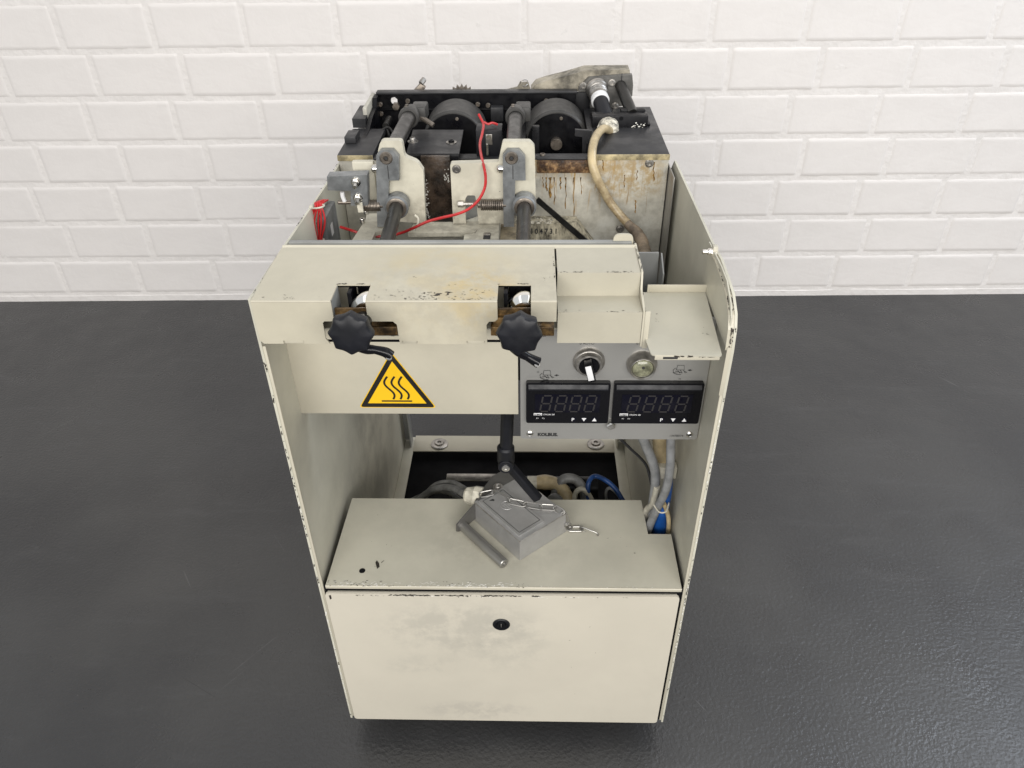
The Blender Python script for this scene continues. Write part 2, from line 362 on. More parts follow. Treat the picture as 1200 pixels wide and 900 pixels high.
def chips(name, m, lines, seed, parent=None, size=.0016, off=None, kind='stuff'):
    # worn paint: irregular flakes along an edge. lines: (p, q, normal, spread vector, count, size)
    rnd = random.Random(seed); b = MB(); b.norecalc = True
    for p, q, nrm, spread, cnt, sz in lines:
        p, q, nrm, spread = Vector(p), Vector(q), Vector(nrm).normalized(), Vector(spread); d = (q-p).normalized(); s2 = nrm.cross(d)
        cl = [rnd.random() for _ in range(max(2, cnt//7))]
        for _ in range(cnt):
            t = min(1, max(0, rnd.choice(cl)+rnd.gauss(0, .035))) if rnd.random() < .75 else rnd.random()
            c = p.lerp(q, t)+spread*(rnd.random()**2)+nrm*(.00018+rnd.random()*.00015)
            L1, L2 = sz*rnd.uniform(.4, 2.4), sz*rnd.uniform(.25, .8); a0 = rnd.uniform(-.4, .4); kk = rnd.randint(5, 8); pp = []
            for i in range(kk):
                a = 2*math.pi*i/kk; rr = rnd.uniform(.55, 1.1)
                x, y = math.cos(a)*L1*rr, math.sin(a)*L2*rr
                pp.append(c+d*(x*math.cos(a0)-y*math.sin(a0))+s2*(x*math.sin(a0)+y*math.cos(a0)))
            f = b.bm.faces.new([b.bm.verts.new(v) for v in pp]); f.normal_update()
            if f.normal.dot(nrm) < 0: f.normal_flip()
    return b.build(name, m, parent or T, kind=kind)

WX = .2625
# side panels
def panel(sx, outline, name, label):
    x = sx*WX; pts = [(x, y, z) for y, z in outline]
    o = MB().prism(pts, (-sx*.003, 0, 0), .0006).build(name, paint_in, T, label); return o
lp = panel(-1, [(0, .05), (0, .8605), (.127, .8555), (.39, .842), (.66, .838), (.695, .80), (.695, .05)], 'side_panel', 'left side panel with chipped front edge')
rp_out = [(0, .05), (0, .795), (.004, .822), (.012, .836), (.034, .848), (.058, .851), (.105, .855), (.142, .851), (.456, .844), (.474, .826), (.60, .70), (.695, .60), (.695, .05)]
rp = panel(1, rp_out, 'side_panel', 'right side panel with rounded chipped corner')
# folded front returns
b = MB(); b.box(-WX+.003, -WX+.0065, .0005, .0035, .055, .80, .0003); b.build('edge_return', paint, lp)
b = MB(); b.box(WX-.0065, WX-.003, .0005, .0035, .055, .79, .0003); b.build('edge_return', paint, rp)
# top flange of the right panel with mounting slots
fl = [(WX-.003, .0012, .797), (WX-.003, .0045, .8205), (WX-.003, .012, .8345), (WX-.003, .034, .8465), (WX-.003, .058, .8495), (WX-.003, .105, .8535), (WX-.003, .14, .8495)]
b = MB()
for (x, y, z), (x2, y2, z2) in zip(fl, fl[1:]):
    b.prism([(x, y, z), (x, y2, z2), (x-.0065, y2, z2), (x-.0065, y, z)], (0, .0008, -.0015), 0)
b.build('top_flange', paint, rp)
b = MB(); q0 = at_x(833, 295, .252)
b.cyl((.2595, q0.y, q0.z), (.2485, q0.y, q0.z), .0042, seg=6); b.cyl((.2595, q0.y, q0.z), (.242, q0.y, q0.z), .0028, seg=14); b.build('bolt', steel, rp)
b = MB(); b.box(.2535, .2593, q0.y-.004, q0.y+.004, q0.z-.006, q0.z+.008, .0006); b.build('spacer', nylon, rp)

chips('paint_chips', chip_light, [((-WX-.0001, .0015, .07), (-WX-.0001, .0015, .63), (0, -1, 0), (.0028, 0, 0), 10, .001),
    ((-WX+.0012, -.0002, .06), (-WX+.0012, -.0002, .62), (0, -1, 0), (.001, 0, 0), 60, .0019),
    ((WX-.0012, -.0002, .06), (WX-.0012, -.0002, .72), (0, -1, 0), (-.001, 0, 0), 70, .0017)], 3)
chips('paint_chips', chip_dark, [((-WX+.0012, -.0003, .06), (-WX+.0012, -.0003, .80), (0, -1, 0), (.001, 0, 0), 60, .0015),
    ((WX-.0012, -.0003, .06), (WX-.0012, -.0003, .8), (0, -1, 0), (-.001, 0, 0), 60, .0013),
    ((-WX+.0015, .01, .8602), (-WX+.0015, .60, .8395), (0, 0, 1), (.001, 0, 0), 50, .0015),
    ((WX-.0085, .012, .8350), (WX-.0085, .034, .8470), (0, -.5, 1), (.007, 0, 0), 60, .0012), ((WX-.0085, .036, .8475), (WX-.0085, .10, .8540), (0, -.1, 1), (.007, 0, 0), 50, .0012), ((WX-.006, .0010, .80), (WX-.006, .0040, .822), (0, -1, .1), (.005, 0, 0), 30, .0012)], 5)

# ---- front cover (left and middle)
zt, zb = .860, .8055
def yx(px, py, y=-.002): v = at_y(px, py, y); return v.x
xr = .0665
nl0, nl1 = -.1735, -.1365; wl0, wl1 = at_y(378, 377, -.002).x, at_y(465, 380, -.002).x
nr0, nr1 = .0035, .0392; wr0 = at_y(570, 377, -.002).x
zs = .8345; yb = .034
t = .0018
# top sheet with the two notches
top = [(-WX+.0032, -.002), (nl0, -.002), (nl0, yb), (nl1, yb), (nl1, -.002), (nr0, -.002), (nr0, yb), (nr1, yb), (nr1, -.002), (xr, -.002), (xr, .124), (-WX+.0032, .124)]
cov = MB().prism([(x, y, zt) for x, y in top], (0, 0, -t), .0005).build('front_cover', paint_top, T, 'front cover with a yellow heat stain and two notches')
def rnd2(pts, idx, r):      # round chosen corners of an outline
    out = []
    for i, p in enumerate(pts):
        if i in idx:
            a, c = Vector(pts[i-1]), Vector(pts[(i+1) % len(pts)]); p = Vector(p)
            u, v = (a-p).normalized(), (c-p).normalized()
            for k in range(5):
                tt = k/4; out.append(tuple((p+u*r*(1-tt)**2+v*r*tt**2)))
        else: out.append(tuple(p))
    return out
tabs = [(332, 356), (471, 489), (547, 568)]
fr = [(-WX+.0032, zt-t-.0002), (-WX+.0032, zb+.004), (-WX+.007, zb)]
def tabpts(a, c):
    xa, xc = at_y(a, 400, -.002).x, at_y(c, 400, -.002).x; return [(xa, zb), (xa, zb+.0042), (xc, zb+.0042), (xc, zb)]
fr += tabpts(*tabs[0])
fr += [(wl0+.004, zb), (wl0, zs-.022), (wl0, zs-.002), (wl0+.002, zs), (nl0, zs), (nl0, zt-t-.0002)]
frA = list(fr)
fm = [(nl1, zt-t-.0002), (nl1, zs+.003), (nl1+.003, zs), (wl1-.004, zs), (wl1, zs-.004), (wl1+.001, zb)]
fm += tabpts(*tabs[1]) + tabpts(*tabs[2]) + [(wr0, zb), (wr0, zs-.004), (wr0+.003, zs), (nr0-.003, zs), (nr0, zs+.003), (nr0, zt-t-.0002)]
frr = [(nr1, zt-t-.0002), (nr1, zs+.002), (nr1+.002, zs), (xr, zs), (xr, zt-t-.0002)]
b = MB()
for pl in (frA, fm, frr): b.prism([(x, -.002, z) for x, z in pl], (0, .0018, 0), .0004)
b.build('front_face', paint_top, cov)
b = MB()      # rolled fold where top meets face
for a, c in ((-WX+.0032, nl0), (nl1, nr0), (nr1, xr)): b.tube([(a, -.0008, zt-.0013), (c, -.0008, zt-.0013)], .0015, 12, 0)
b.build('folded_edge', paint, cov)
for a, c in tabs:
    xa, xc = at_y(a, 400, 0).x, at_y(c, 400, 0).x; b = MB(); b.box(xa+.0003, xc-.0003, .0004, .002, zb-.001, zb+.0035, .0003); b.build('hinge_tab', paint, cov)
b = MB(); b.prism([(-WX+.0034, .124, zt-.0015), (-WX+.0034, .1285, zt+.0012), (-WX+.0034, .1335, zt-.0006), (-WX+.0034, .139, zt-.0085), (-WX+.0034, .132, zt-.0085)], (at_z(747, 293, .858).x+WX-.0034, 0, 0), .0008)
b.build('rear_lip', paint, cov)
b = MB(); b.box(-.255, .16, .1395, .1465, .835, zt-.0005, .0005); b.build('rear_rail', grey_paint, cov)
# inner cheeks of notches
b = MB(); b.prism([(nl0-.001, .001, zs-.012), (nl0-.001, .001, zt-t), (nl0-.001, yb, zt-t), (nl0-.001, yb, zs-.012)], (.0012, 0, 0), .0002)
b.build('notch_cheek', grey_paint, cov)
chips('paint_chips', chip_dark, [((-WX+.01, .0015, zt), (-.185, .0015, zt), (0, 0, 1), (0, .012, 0), 14, .0008),
    ((-.13, .001, zt), (0, .001, zt), (0, 0, 1), (0, .022, 0), 62, .0010), ((-.11, .006, zt), (-.03, .012, zt), (0, 0, 1), (0, .010, 0), 12, .0022), ((nl0, yb+.0003, zt), (nl1, yb+.0003, zt), (0, 0, 1), (0, .0015, 0), 26, .0013),
    ((-.12, .001, zt), (-.02, .001, zt), (0, 0, 1), (0, .05, 0), 22, .0008), ((nr0, yb+.0003, zt), (nr1, yb+.0003, zt), (0, 0, 1), (0, .0015, 0), 12, .0011),
    ((xr-.001, .03, zt), (xr-.001, .12, zt), (0, 0, 1), (-.001, 0, 0), 14, .0009), ((.045, .03, zt), (.06, .05, zt), (0, 0, 1), (0, .03, 0), 5, .0007)], 11, cov)

# ---- stepped cover on the right
sx0, sx1 = .0688, .162
yr_, zl = .062, .8315; yf = .0225
zfb = at_y(700, 402, yf).z
b = MB()
b.prism([(sx0, yf, zfb), (sx0, yf, zl), (sx0, yr_, zl-.0015), (sx0, yr_, zt-.0005), (sx0, .124, zt-.0005), (sx0, .124, zt-.003), (sx0, yr_+.0022, zt-.003), (sx0, yr_+.0022, zl-.004), (sx0, yf+.002, zl-.0025), (sx0, yf+.002, zfb)], (sx1-sx0, 0, 0), .0006)
stp = b.build('stepped_cover', mat('cream paint on stepped cover', (.455, .427, .342), .4, var=.05, vscale=9, bump=.00012, bscale=900, specks=.06), T)
b = MB()
b.prism([(sx1+.0004, yf-.001, zfb-.004), (sx1+.0004, yf-.001, zl+.002), (sx1+.0004, yr_-.006, zl+.010), (sx1+.0004, yr_, zt+.0005), (sx1+.0004, .135, zt+.0005), (sx1+.0004, .135, .78), (sx1+.0004, .1, zfb-.004)], (.0022, 0, 0), .0006)
b.build('end_plate', paint, stp)
e = MB(); e.box(sx1+.0028, sx1+.0085, yf-.0015, yf+.0005, zfb-.006, zl+.0015, .0004); e.build('end_flange', paint, stp)
v0, v1 = at_y(660, 288, .142), at_y(748, 280, .142)
chips('paint_chips', chip_dark, [((sx0, yr_+.0005, zt-.0005), (sx1, yr_+.0005, zt-.0005), (0, 0, 1), (0, .003, 0), 40, .0009),
    ((sx0, yf+.001, zl), (sx1, yf+.001, zl), (0, 0, 1), (0, .004, 0), 12, .0009), ((sx1+.0004+.0023, yf, zl+.003), (sx1+.0027, .12, zt), (1, 0, 0), (0, 0, -.004), 30, .0012),
    ((sx1+.001, yr_, zt+.0006), (sx1+.001, .13, zt+.0006), (0, 0, 1), (.001, 0, 0), 24, .0011)], 13, stp)
chips('paint_chips', chip_light, [((sx1+.0028, yf+.004, zl-.006), (sx1+.0028, .06, zl+.006), (1, 0, 0), (0, .004, .004), 16, .0016)], 14, stp)
# raised tab behind the cover
b = MB(); b.prism(rnd2([(.138, .143, .835), (.138, .143, .868), (.162, .143, .868), (.162, .143, .835)], (1, 2), .008), (0, .003, 0), .0004); b.build('rear_tab', paint, stp)

# ---- tray on the right
tx0, tx1, tz = .1765, .2470, .7975
b = MB()
b.prism(rnd2([(.1705, -.010, tz), (tx1, -.012, tz), (.2540, .128, tz), (.1680, .128, tz), (.1680, .018, tz)], (0, 1), .004), (0, 0, -.0016), .0004)
tr = b.build('side_tray', paint_shelf, T)
b = MB(); b.box(.1745, tx1-.002, -.0108, -.0092, tz-.0065, tz-.0004, .0004); b.build('front_lip', paint, tr)
b = MB(); b.box(tx0+.006, .2555, .1282, .1298, tz-.0005, tz+.010, .0005, None); b.build('rear_lip', paint, tr)
b = MB(); b.box(.2545, .2595, -.0005, .001, .735, .80, .0003); b.build('corner_strip', paint, tr)
chips('paint_chips', chip_dark, [((tx0+.01, -.0109, tz-.0012), (tx1-.01, -.0109, tz-.0012), (0, -1, 0), (0, 0, -.001), 26, .0018), ((tx0, .03, tz), (tx1, .03, tz), (0, 0, 1), (0, .05, 0), 8, .0009),
    ], 17, tr)
W_ = [at_x(px, py, .2545) for px, py in ((851, 409), (856.5, 372), (856, 355), (851.5, 329), (845, 312), (838, 298))]
b = MB(); b.prism([(.2545, p.y, p.z) for p in W_]+[(.2545, .15, W_[-1].z-.002), (.2545, .15, tz-.001), (.2545, .03, tz-.001)], (.0016, 0, 0), .0003); b.build('tray_wall', paint_shelf, tr)
b = MB(); b.box(.1835, .1995, -.0112, -.0098, tz-.0050, tz-.0022, .0002); b.build('lip_slot', ink, tr)

# ---- lower apron and warning sign
ya = .072
ax0, ax1 = at_y(333.4, 400.5, ya).x, .0235
az0 = at_y(480, 485, ya).z
b = MB(); b.box(ax0, ax1, ya, ya+.002, az0, .835, .0006); b.box(ax0+.001, ax1-.001, ya+.002, ya+.03, az0, az0+.002, .0004)
apr = b.build('apron_panel', paint, T)
b = MB(); b.box(-WX+.003, ax0-.0016, ya+.004, ya+.006, az0, .83, .0004); b.build('apron_bracket', paint_in, T)
A, Bq, Cq = at_y(457, 412, ya-.001), at_y(421, 478.5, ya-.001), at_y(511.5, 477.5, ya-.001)
sw = (Cq.x-Bq.x); cx = (Bq.x+Cq.x)/2; zb_ = (Bq.z+Cq.z)/2; zc = zb_+sw/(2*math.sqrt(3))
def tri(rad, y, r=.004):
    pts = [(cx+rad*math.cos(R(90+120*i)), y, zc+rad*math.sin(R(90+120*i))) for i in range(3)]
    return rnd2(pts, (0, 1, 2), r)
Rr = sw/math.sqrt(3)
sg = MB().prism(tri(Rr, ya-.0002, .005), (0, -.0003, 0), 0).build('warning_sign', yellow, T, 'yellow triangular hot surface warning sign')
b = MB(); b.norecalc = True
o1 = tri(Rr*.965, ya-.0007, .0045); i1 = tri(Rr*.755, ya-.0007, .0006)
V1 = [b.bm.verts.new(p) for p in o1]; V2 = [b.bm.verts.new(p) for p in i1]
for k_ in range(len(V1)): b.bm.faces.new((V1[k_], V1[(k_+1) % len(V1)], V2[(k_+1) % len(V2)], V2[k_]))
b.build('black_border', sign_black, sg)
def ribbon(b, pts, w, y):
    P = [Vector((p[0], y, p[1])) for p in pts]; Lf, Rt = [], []
    for i, p in enumerate(P):
        tn = (P[min(i+1, len(P)-1)]-P[max(i-1, 0)]).normalized(); nn = Vector((-tn.z, 0, tn.x))*w/2
        Lf.append(b.bm.verts.new(p+nn)); Rt.append(b.bm.verts.new(p-nn))
    for i in range(len(P)-1): b.bm.faces.new((Lf[i], Lf[i+1], Rt[i+1], Rt[i]))
u = sw/87.
for i in range(3):
    b = MB(); b.norecalc = True; cxx = cx+(-8.3+8*i)*u; pts = []
    for s_ in range(25):
        tt = s_/24; pts.append((cxx+1.4*u-4.0*u*math.sin(2*math.pi*(1-tt)*.98-.25)+(.5-tt)*3*u , zb_+(12+31*tt)*u))
    ribbon(b, pts, 2.3*u, ya-.0008); b.build('heat_wave', sign_black, sg)
b = MB(); b.norecalc = True; ribbon(b, [(cx-17*u, zb_+9.5*u), (cx+17*u, zb_+9.5*u)], 1.9*u, ya-.0008); b.build('heat_plate', sign_black, sg)

# ---- control panel
cz0, cz1 = at_y(715, 514.5, ya).z, .7945
cx0, cx1 = .0262, .2585
cp = MB().prism(rnd2([(cx0, ya, cz0), (cx0, ya, cz1), (cx1, ya, cz1), (cx1, ya, cz0)], (0, 3), .004), (0, .003, 0), .0005).build('control_panel', alu_panel, T, 'silver control panel with a switch and a lamp')
def text(s, size, x, z, y, m, parent, name='lettering', align='LEFT', bold=0, xs=1):
    cu = bpy.data.curves.new('t', 'FONT'); cu.body = s; cu.size = size; cu.align_x = align; cu.offset = bold; cu.resolution_u = 3
    to = bpy.data.objects.new('t', cu); col.objects.link(to); bpy.context.view_layer.update()
    me = bpy.data.meshes.new_from_object(to.evaluated_get(bpy.context.evaluated_depsgraph_get())); bpy.data.objects.remove(to)
    root = parent
    while root.parent: root = root.parent
    me.transform(Matrix.Translation(Vector((x, y, z))-root.location) @ Matrix.Rotation(R(90), 4, 'X') @ Matrix.Diagonal((xs, 1, 1, 1)))
    me.materials.clear(); me.materials.append(m); o = bpy.data.objects.new(name, me); col.objects.link(o); o.parent = parent; return o
yp = ya-.0006
def ap(px, py, y=None): v = at_y(px, py, ya if y is None else y); return v.x, v.z
x_, z_ = ap(630, 510.5); text('KOLBUS.', .0068, x_, z_, yp, ink, cp, bold=.00038, xs=1.0)
x_, z_ = ap(784, 511.5); text('13478074', .0046, x_, z_, yp, ink, cp)
x_, z_ = ap(683, 403.5); text('0 AUTO', .0050, x_-.004, z_, yp, ink, cp)
x_, z_ = ap(745.5, 403.5); text('0', .0050, x_, z_, yp, ink, cp)
def icon(px, py, flip=False):
    x, z = ap(px, py); s_ = .00098; b = MB(); b.norecalc = True
    def rb(p): ribbon(b, [(x+a*s_, z+c*s_) for a, c in p], .0007, yp)
    rb([(-5, 1), (-4, 8), (4, 8), (5, 1), (-5, 1)]); rb([(-6, 4), (-9, 1), (-8, -3), (-3, -4)])
    rb([(-6, -1), (-1, -2), (2, -4)]); rb([(0, 1), (3, -4)]); rb([(4, 1), (7, -4)]); rb([(-3, 0), (0, -4)]); rb([(5, -1), (9, -3)]); rb([(-9, -3), (-4, -6), (2, -6)])
    b.build('pump_symbol', ink, cp)
    b = MB(); b.norecalc = True; b.poly([(x+9*s_, yp, z+.6*s_), (x+13*s_, yp, z+2.2*s_), (x+13*s_, yp, z-1*s_)]); ribbon(b, [(x+12*s_, z+.6*s_), (x+15*s_, z+.6*s_)], .0009, yp); b.build('arrow_symbol', ink, cp)
icon(641, 440); icon(797, 434)
x_, z_ = ap(631, 436); text('H', .004, x_-.002, z_-.001, yp, ink, cp); x_, z_ = ap(797, 444); text('H', .004, x_-.002, z_-.001, yp, ink, cp)
# rotary switch
x_, z_ = ap(690, 423)
b = MB(); b.lathe([(0, .0195), (.003, .0195), (.0055, .018), (.0062, .0168), (.009, .0165), (.0115, .0152), (.0118, .0128), (.008, .0122), (.008, 0)], (x_, ya, z_), (0, -1, 0), 40)
sw_ = b.build('selector_switch', steel_dull, T, 'selector switch with a white marked black knob')
b = MB(); b.cyl((x_, ya-.008, z_), (x_, ya-.0125, z_), .0118, seg=32); b.build('switch_disc', gloss_black, sw_)
mt = Matrix.Translation((x_, ya, z_)) @ Matrix.Rotation(R(-17), 4, 'Y')
mt = Matrix.Translation((x_, ya, z_)) @ Matrix.Rotation(R(-14), 4, 'Y')
b = MB(); b.box(-.0048, .0048, -.027, -.012, -.0135, .0115, .0012, mt); b.build('switch_grip', gloss_black, sw_)
b = MB(); b.box(-.0040, .0032, -.0278, -.0268, -.010, .0112, .0004, mt); b.build('switch_marker', white_m, sw_)
# indicator lamp
x_, z_ = ap(752, 426)
b = MB(); b.lathe([(0, .0188), (.003, .0188), (.0052, .0178), (.010, .0165), (.013, .0152), (.0135, .0145), (.012, .0132), (.008, .0126), (.006, 0)], (x_, ya, z_), (0, -1, 0), 40)
lm = b.build('indicator_lamp', steel_dull, T, 'unlit round indicator lamp in a steel ring')
b = MB(); b.lathe([(.006, .0128), (.0115, .0125), (.014, .0095), (.0150, .005), (.0152, 0)], (x_, ya, z_), (0, -1, 0), 32); b.build('lamp_lens', glass_m, lm)
b = MB(); b.cyl((x_, ya-.0148, z_+.004), (x_, ya-.0158, z_+.004), .002, seg=12); b.build('lamp_core', ink, lm)
for px, py in ((621, 508), (808, 509)):
    x, z = ap(px, py); b = MB(); b.lathe([(.0, .0046), (.0012, .0044), (.0022, .0030), (.0014, .0022), (.0014, 0)], (x, ya, z), (0, -1, 0), 18); sc = b.build('screw', steel, cp)
    b = MB(); b.box(x-.0022, x+.0022, ya-.0022, ya-.0014, z-.0004, z+.0004, 0, Matrix.Identity(4)); b.cyl((x, ya-.0014, z), (x, ya-.0019, z), .002, seg=6, bev=0); b.build('screw_slot', ink, cp)
x, z = ap(715.5, 496.5); b = MB(); b.lathe([(0, .0055), (.002, .0055), (.0035, .0042), (.0038, 0)], (x, ya-.004, z), (0, -1, 0), 14, lambda k, s, t: 1+.12*math.sin(k*2.1)); b.build('glue_blob', steel, cp)
# temperature controllers
def controller(pxl, pxr, lab):
    x0, x1 = ap(pxl, 449, ya-.006)[0], ap(pxr, 449, ya-.006)[0]; z1 = ap(660, 448.5, ya-.006)[1]; z0 = ap(660, 495.5, ya-.006)[1]
    b = MB(); b.prism(rnd2([(x0, ya-.0002, z0), (x0, ya-.0002, z1), (x1, ya-.0002, z1), (x1, ya-.0002, z0)], (0, 1, 2, 3), .003), (0, -.0065, 0), .0012)
    t = b.build('temperature_controller', gloss_black, T, lab)
    hz = z1-z0; wd = x1-x0; yy = ya-.0067
    b = MB(); b.prism([(x0+.003, yy+.0002, z1-.0025), (x0+.003, yy-.003, z1-.0075), (x0+.003, yy-.003, z1-.0095), (x0+.003, yy+.0002, z1-.0100)], (wd-.006, 0, 0), .0004); b.build('bezel_ledge', rubber, t)
    b = MB(); b.box(x0+.011, x1-.012, yy-.0006, yy+.0004, z1-hz*.72, z1-hz*.27, .0002); dw = b.build('display_window', lens_m, t)
    n0 = x0+.0165; pitch = (wd-.031)/4; dh = hz*.39; zc_ = z1-hz*.495; ywin = yy-.0009
    for d in range(4):
        b = MB(); b.norecalc = True; X = n0+pitch*(d+.48); w2 = .0058; sh = .16
        def P(a, c): return (X+a*w2+c*dh/2*sh, zc_+c*dh/2)
        for a_, c_ in (((-.8, 1), (.8, 1)), ((-.8, 0), (.8, 0)), ((-.8, -1), (.8, -1)), ((-1, .88), (-1, .12)), ((1, .88), (1, .12)), ((-1, -.12), (-1, -.88)), ((1, -.12), (1, -.88))):
            ribbon(b, [P(*a_), P(*c_)], .0021, ywin)
        b.build('display_digit', seg_m, t)
    zt_ = z0+hz*.215
    b = MB(); b.box(x0+.0098, x0+.0205, yy-.0007, yy, zt_-.0010, zt_+.0028, .0003); b.build('logo_field', white_m, t)
    text('JUMO', .0036, x0+.0106, zt_-.0004, yy-.0010, ink, t, bold=.00012)
    text('iTRON 08', .0034, x0+.0218, zt_-.0002, yy-.0008, white_m, t)
    text('K1', .0028, x0+.0130, zt_-.0062, yy-.0008, white_m, t); text('K2', .0028, x0+.0205, zt_-.0062, yy-.0008, white_m, t)
    kx = [x0+wd*.575, x0+wd*.705, x0+wd*.832]; kz = z0+hz*.105
    text('P', .0072, kx[0]-.0024, kz-.0024, yy-.0009, white_m, t, 'key_mark', bold=.0001)
    for q, sgn in ((1, -1), (2, 1)):
        b = MB(); b.norecalc = True; s_ = .0030; b.poly([(kx[q]-s_, yy-.0009, kz-sgn*s_*.85), (kx[q]+s_, yy-.0009, kz-sgn*s_*.85), (kx[q], yy-.0009, kz+sgn*s_*.95)][::(1 if sgn > 0 else -1)]); b.build('key_mark', white_m, t)
    for q in range(3):
        b = MB(); b.lathe([(0, .0042), (.0004, .0041), (.0005, 0)], (kx[q], yy+.0001, kz), (0, -1, 0), 18); b.build('key', lens_m, t)
controller(616.5, 716, 'left temperature controller'); controller(720, 826, 'right temperature controller')
b = MB(); b.box(cx0+.002, cx1-.002, ya+.004, ya+.06, cz0+.005, cz0+.09, .001); b.build('control_housing', black_dull, T)

# ---- shelf box and door
sbz = .392
b = MB(); n0, n1 = .2185, .2535
out = [(-.2525, .001), (.2535, .001), (.2535, .104), (n0, .104), (.2165, .176), (-.2475, .176)]
b.prism([(x, y, sbz) for x, y in out], (0, 0, -.002), .0010)
sb = b.build('lower_box', paint_shelf, T, 'lower box with a worn flat top')
b = MB(); b.box(-.2475, .2165, .174, .1757, .06, .3898, .0003); b.box(-.2475, .25, .02, .17, .055, .057, 0); b.build('box_shell', paint_in, sb)
b = MB(); b.tube([(-.2525, .0012, sbz-.0012), (.2535, .0012, sbz-.0012)], .0016, 10, 0); b.box(-.2525, .2535, -.0003, .0012, sbz-.0055, sbz-.0012, .0004); b.build('folded_edge', paint, sb)
b = MB(); v = at_z(424.5, 669, sbz); b.cyl((v.x, v.y, sbz+.0002), (v.x, v.y, sbz+.0006), .0045, seg=18, bev=.0001); b.build('hole', black_dull, sb)
b = MB(); b.norecalc = True; v = at_z(443, 662, sbz); zz = sbz+.0006
b.poly([(v.x-.003, v.y+.008, zz), (v.x-.0045, v.y+.004, zz), (v.x, v.y-.008, zz), (v.x+.003, v.y-.004, zz), (v.x+.001, v.y+.003, zz)]); b.poly([(v.x+.004, v.y+.004, zz), (v.x+.0075, v.y+.0085, zz), (v.x+.0078, v.y+.0078, zz), (v.x+.0045, v.y+.003, zz)]); b.build('paint_scar', chip_dark, sb)
chips('paint_chips', chip_light, [((-.24, .0, sbz+.0002), (.02, .0, sbz+.0002), (0, 0, 1), (0, .009, 0), 150, .0015), ((-.24, .0, sbz+.0002), (.24, .0, sbz+.0002), (0, 0, 1), (0, .004, 0), 20, .001)], 21, sb)
chips('paint_chips', chip_dark, [((-.25, .0, sbz+.0003), (.03, .0, sbz+.0003), (0, 0, 1), (0, .010, 0), 50, .0010), ((-.2, .02, sbz+.0003), (.2, .02, sbz+.0003), (0, 0, 1), (0, .12, 0), 10, .0009)], 22, sb)
b = MB(); b.box(-.2592, .2592, .0035, .005, .052, .3895, 0); b.build('door_gap_shade', black_dull, T)  # black sheet behind the door, standing in for shade in its gaps
dx0, dx1, dz0, dz1 = -.2545, .2515, .053, .3805
b = MB(); b.prism(rnd2([(dx0, -.0035, dz0), (dx0, -.0035, dz1-.0005), (dx1, -.0035, dz1-.0005), (dx1, -.0035, dz0)], (0, 1, 2, 3), .006), (0, .0035, 0), .0011)
b.box(dx0+.003, dx1-.003, 0, .0030, dz1-.004, dz1-.0015, .0008); b.box(dx0+.003, dx0+.005, 0, .0030, dz0+.003, dz1-.003, .0005); b.box(dx1-.005, dx1-.003, 0, .0030, dz0+.003, dz1-.003, .0005)
dr = b.build('door', paint_door, T, 'smudged lower door')
v = at_y(587.5, 731.5, -.0035)
b = MB(); b.lathe([(0, .0128), (.0012, .0128), (.0022, .0118), (.0024, .0098), (.0008, .0094), (.0006, 0)], (v.x, -.0035, v.z), (0, -1, 0), 36); lk = b.build('lock', rubber, T, 'black quarter turn lock')
b = MB(); b.lathe([(0, .0090), (.0003, .0088), (.0003, .0070), (.0018, .0062), (.0018, .0030), (.0008, .0026), (.0008, 0)], (v.x, -.0042, v.z), (0, -1, 0), 24); b.build('lock_core', gloss_black, lk)
b = MB(); b.box(v.x-.0008, v.x+.0008, -.0064, -.0060, v.z-.004, v.z+.004, .0002); b.build('key_slot', steel_dull, lk)
chips('paint_chips', chip_dark, [((-.16, -.0037, dz1-.0028), (.05, -.0037, dz1-.0028), (0, -1, 0), (0, 0, .0016), 120, .0019), ((-.25, -.0037, dz1-.003), (.2, -.0037, dz1-.003), (0, -1, 0), (0, 0, -.003), 40, .0009),
    ((-.24, -.0037, .09), (.2, -.0037, .36), (0, -1, 0), (0, 0, -.2), 6, .0007)], 31, dr)
chips('paint_chips', chip_light, [((-.2, -.0036, dz1-.0032), (.15, -.0036, dz1-.0032), (0, -1, 0), (0, 0, -.003), 45, .0013)], 32, dr)
b = MB(); b.norecalc = True; b.poly([(dx0+.0052, -.0037, dz1-.005), (dx0+.0058, -.0037, dz1-.014), (dx0+.0085, -.0037, dz1-.012), (dx0+.0085, -.0037, dz1-.004)]); b.build('paint_scar', chip_dark, dr)

# ---- base frame, rear crossmember, casters
for s_ in (-1, 1):
    b = MB(); b.box(min(s_*.236, s_*.259), max(s_*.236, s_*.259), .18, .70, .076, .0785, .0006); b.build('base_rail', paint_in, T)
ry0, ry1 = .648, .704; rz = .080
b = MB(); b.box(-.236, .236, ry0, ry1, rz-.003, rz, .0006); cm = b.build('rear_crossmember', paint, T)
for px in (515, 698):
    v = at_z(px, 521, rz)
    b = MB(); b.lathe([(0, .0205), (.0025, .0200), (.0045, .0170), (.0048, .0125), (.0040, .0118), (.0040, .0110), (.0082, .0098), (.0082, .005), (.005, .005), (.005, 0)], (v.x, v.y, rz), (0, 0, 1), 28); b.build('washer_screw', steel_dull, cm)
b = MB(); b.box(-.236, .236, .178, .648, .046, .050, .0005); b.build('drip_pan', black_dull, T)
for sx in (-1, 1):
    b = MB(); x = sx*.259
    b.box(min(x, x-sx*.018), max(x, x-sx*.018), .688, .691, .08, .80, .0005); b.box(min(x-sx*.015, x-sx*.018), max(x-sx*.015, x-sx*.018), .66, .69, .08, .62, .0005); po = b.build('rear_post', paint_in if sx > 0 else grey_paint, T)
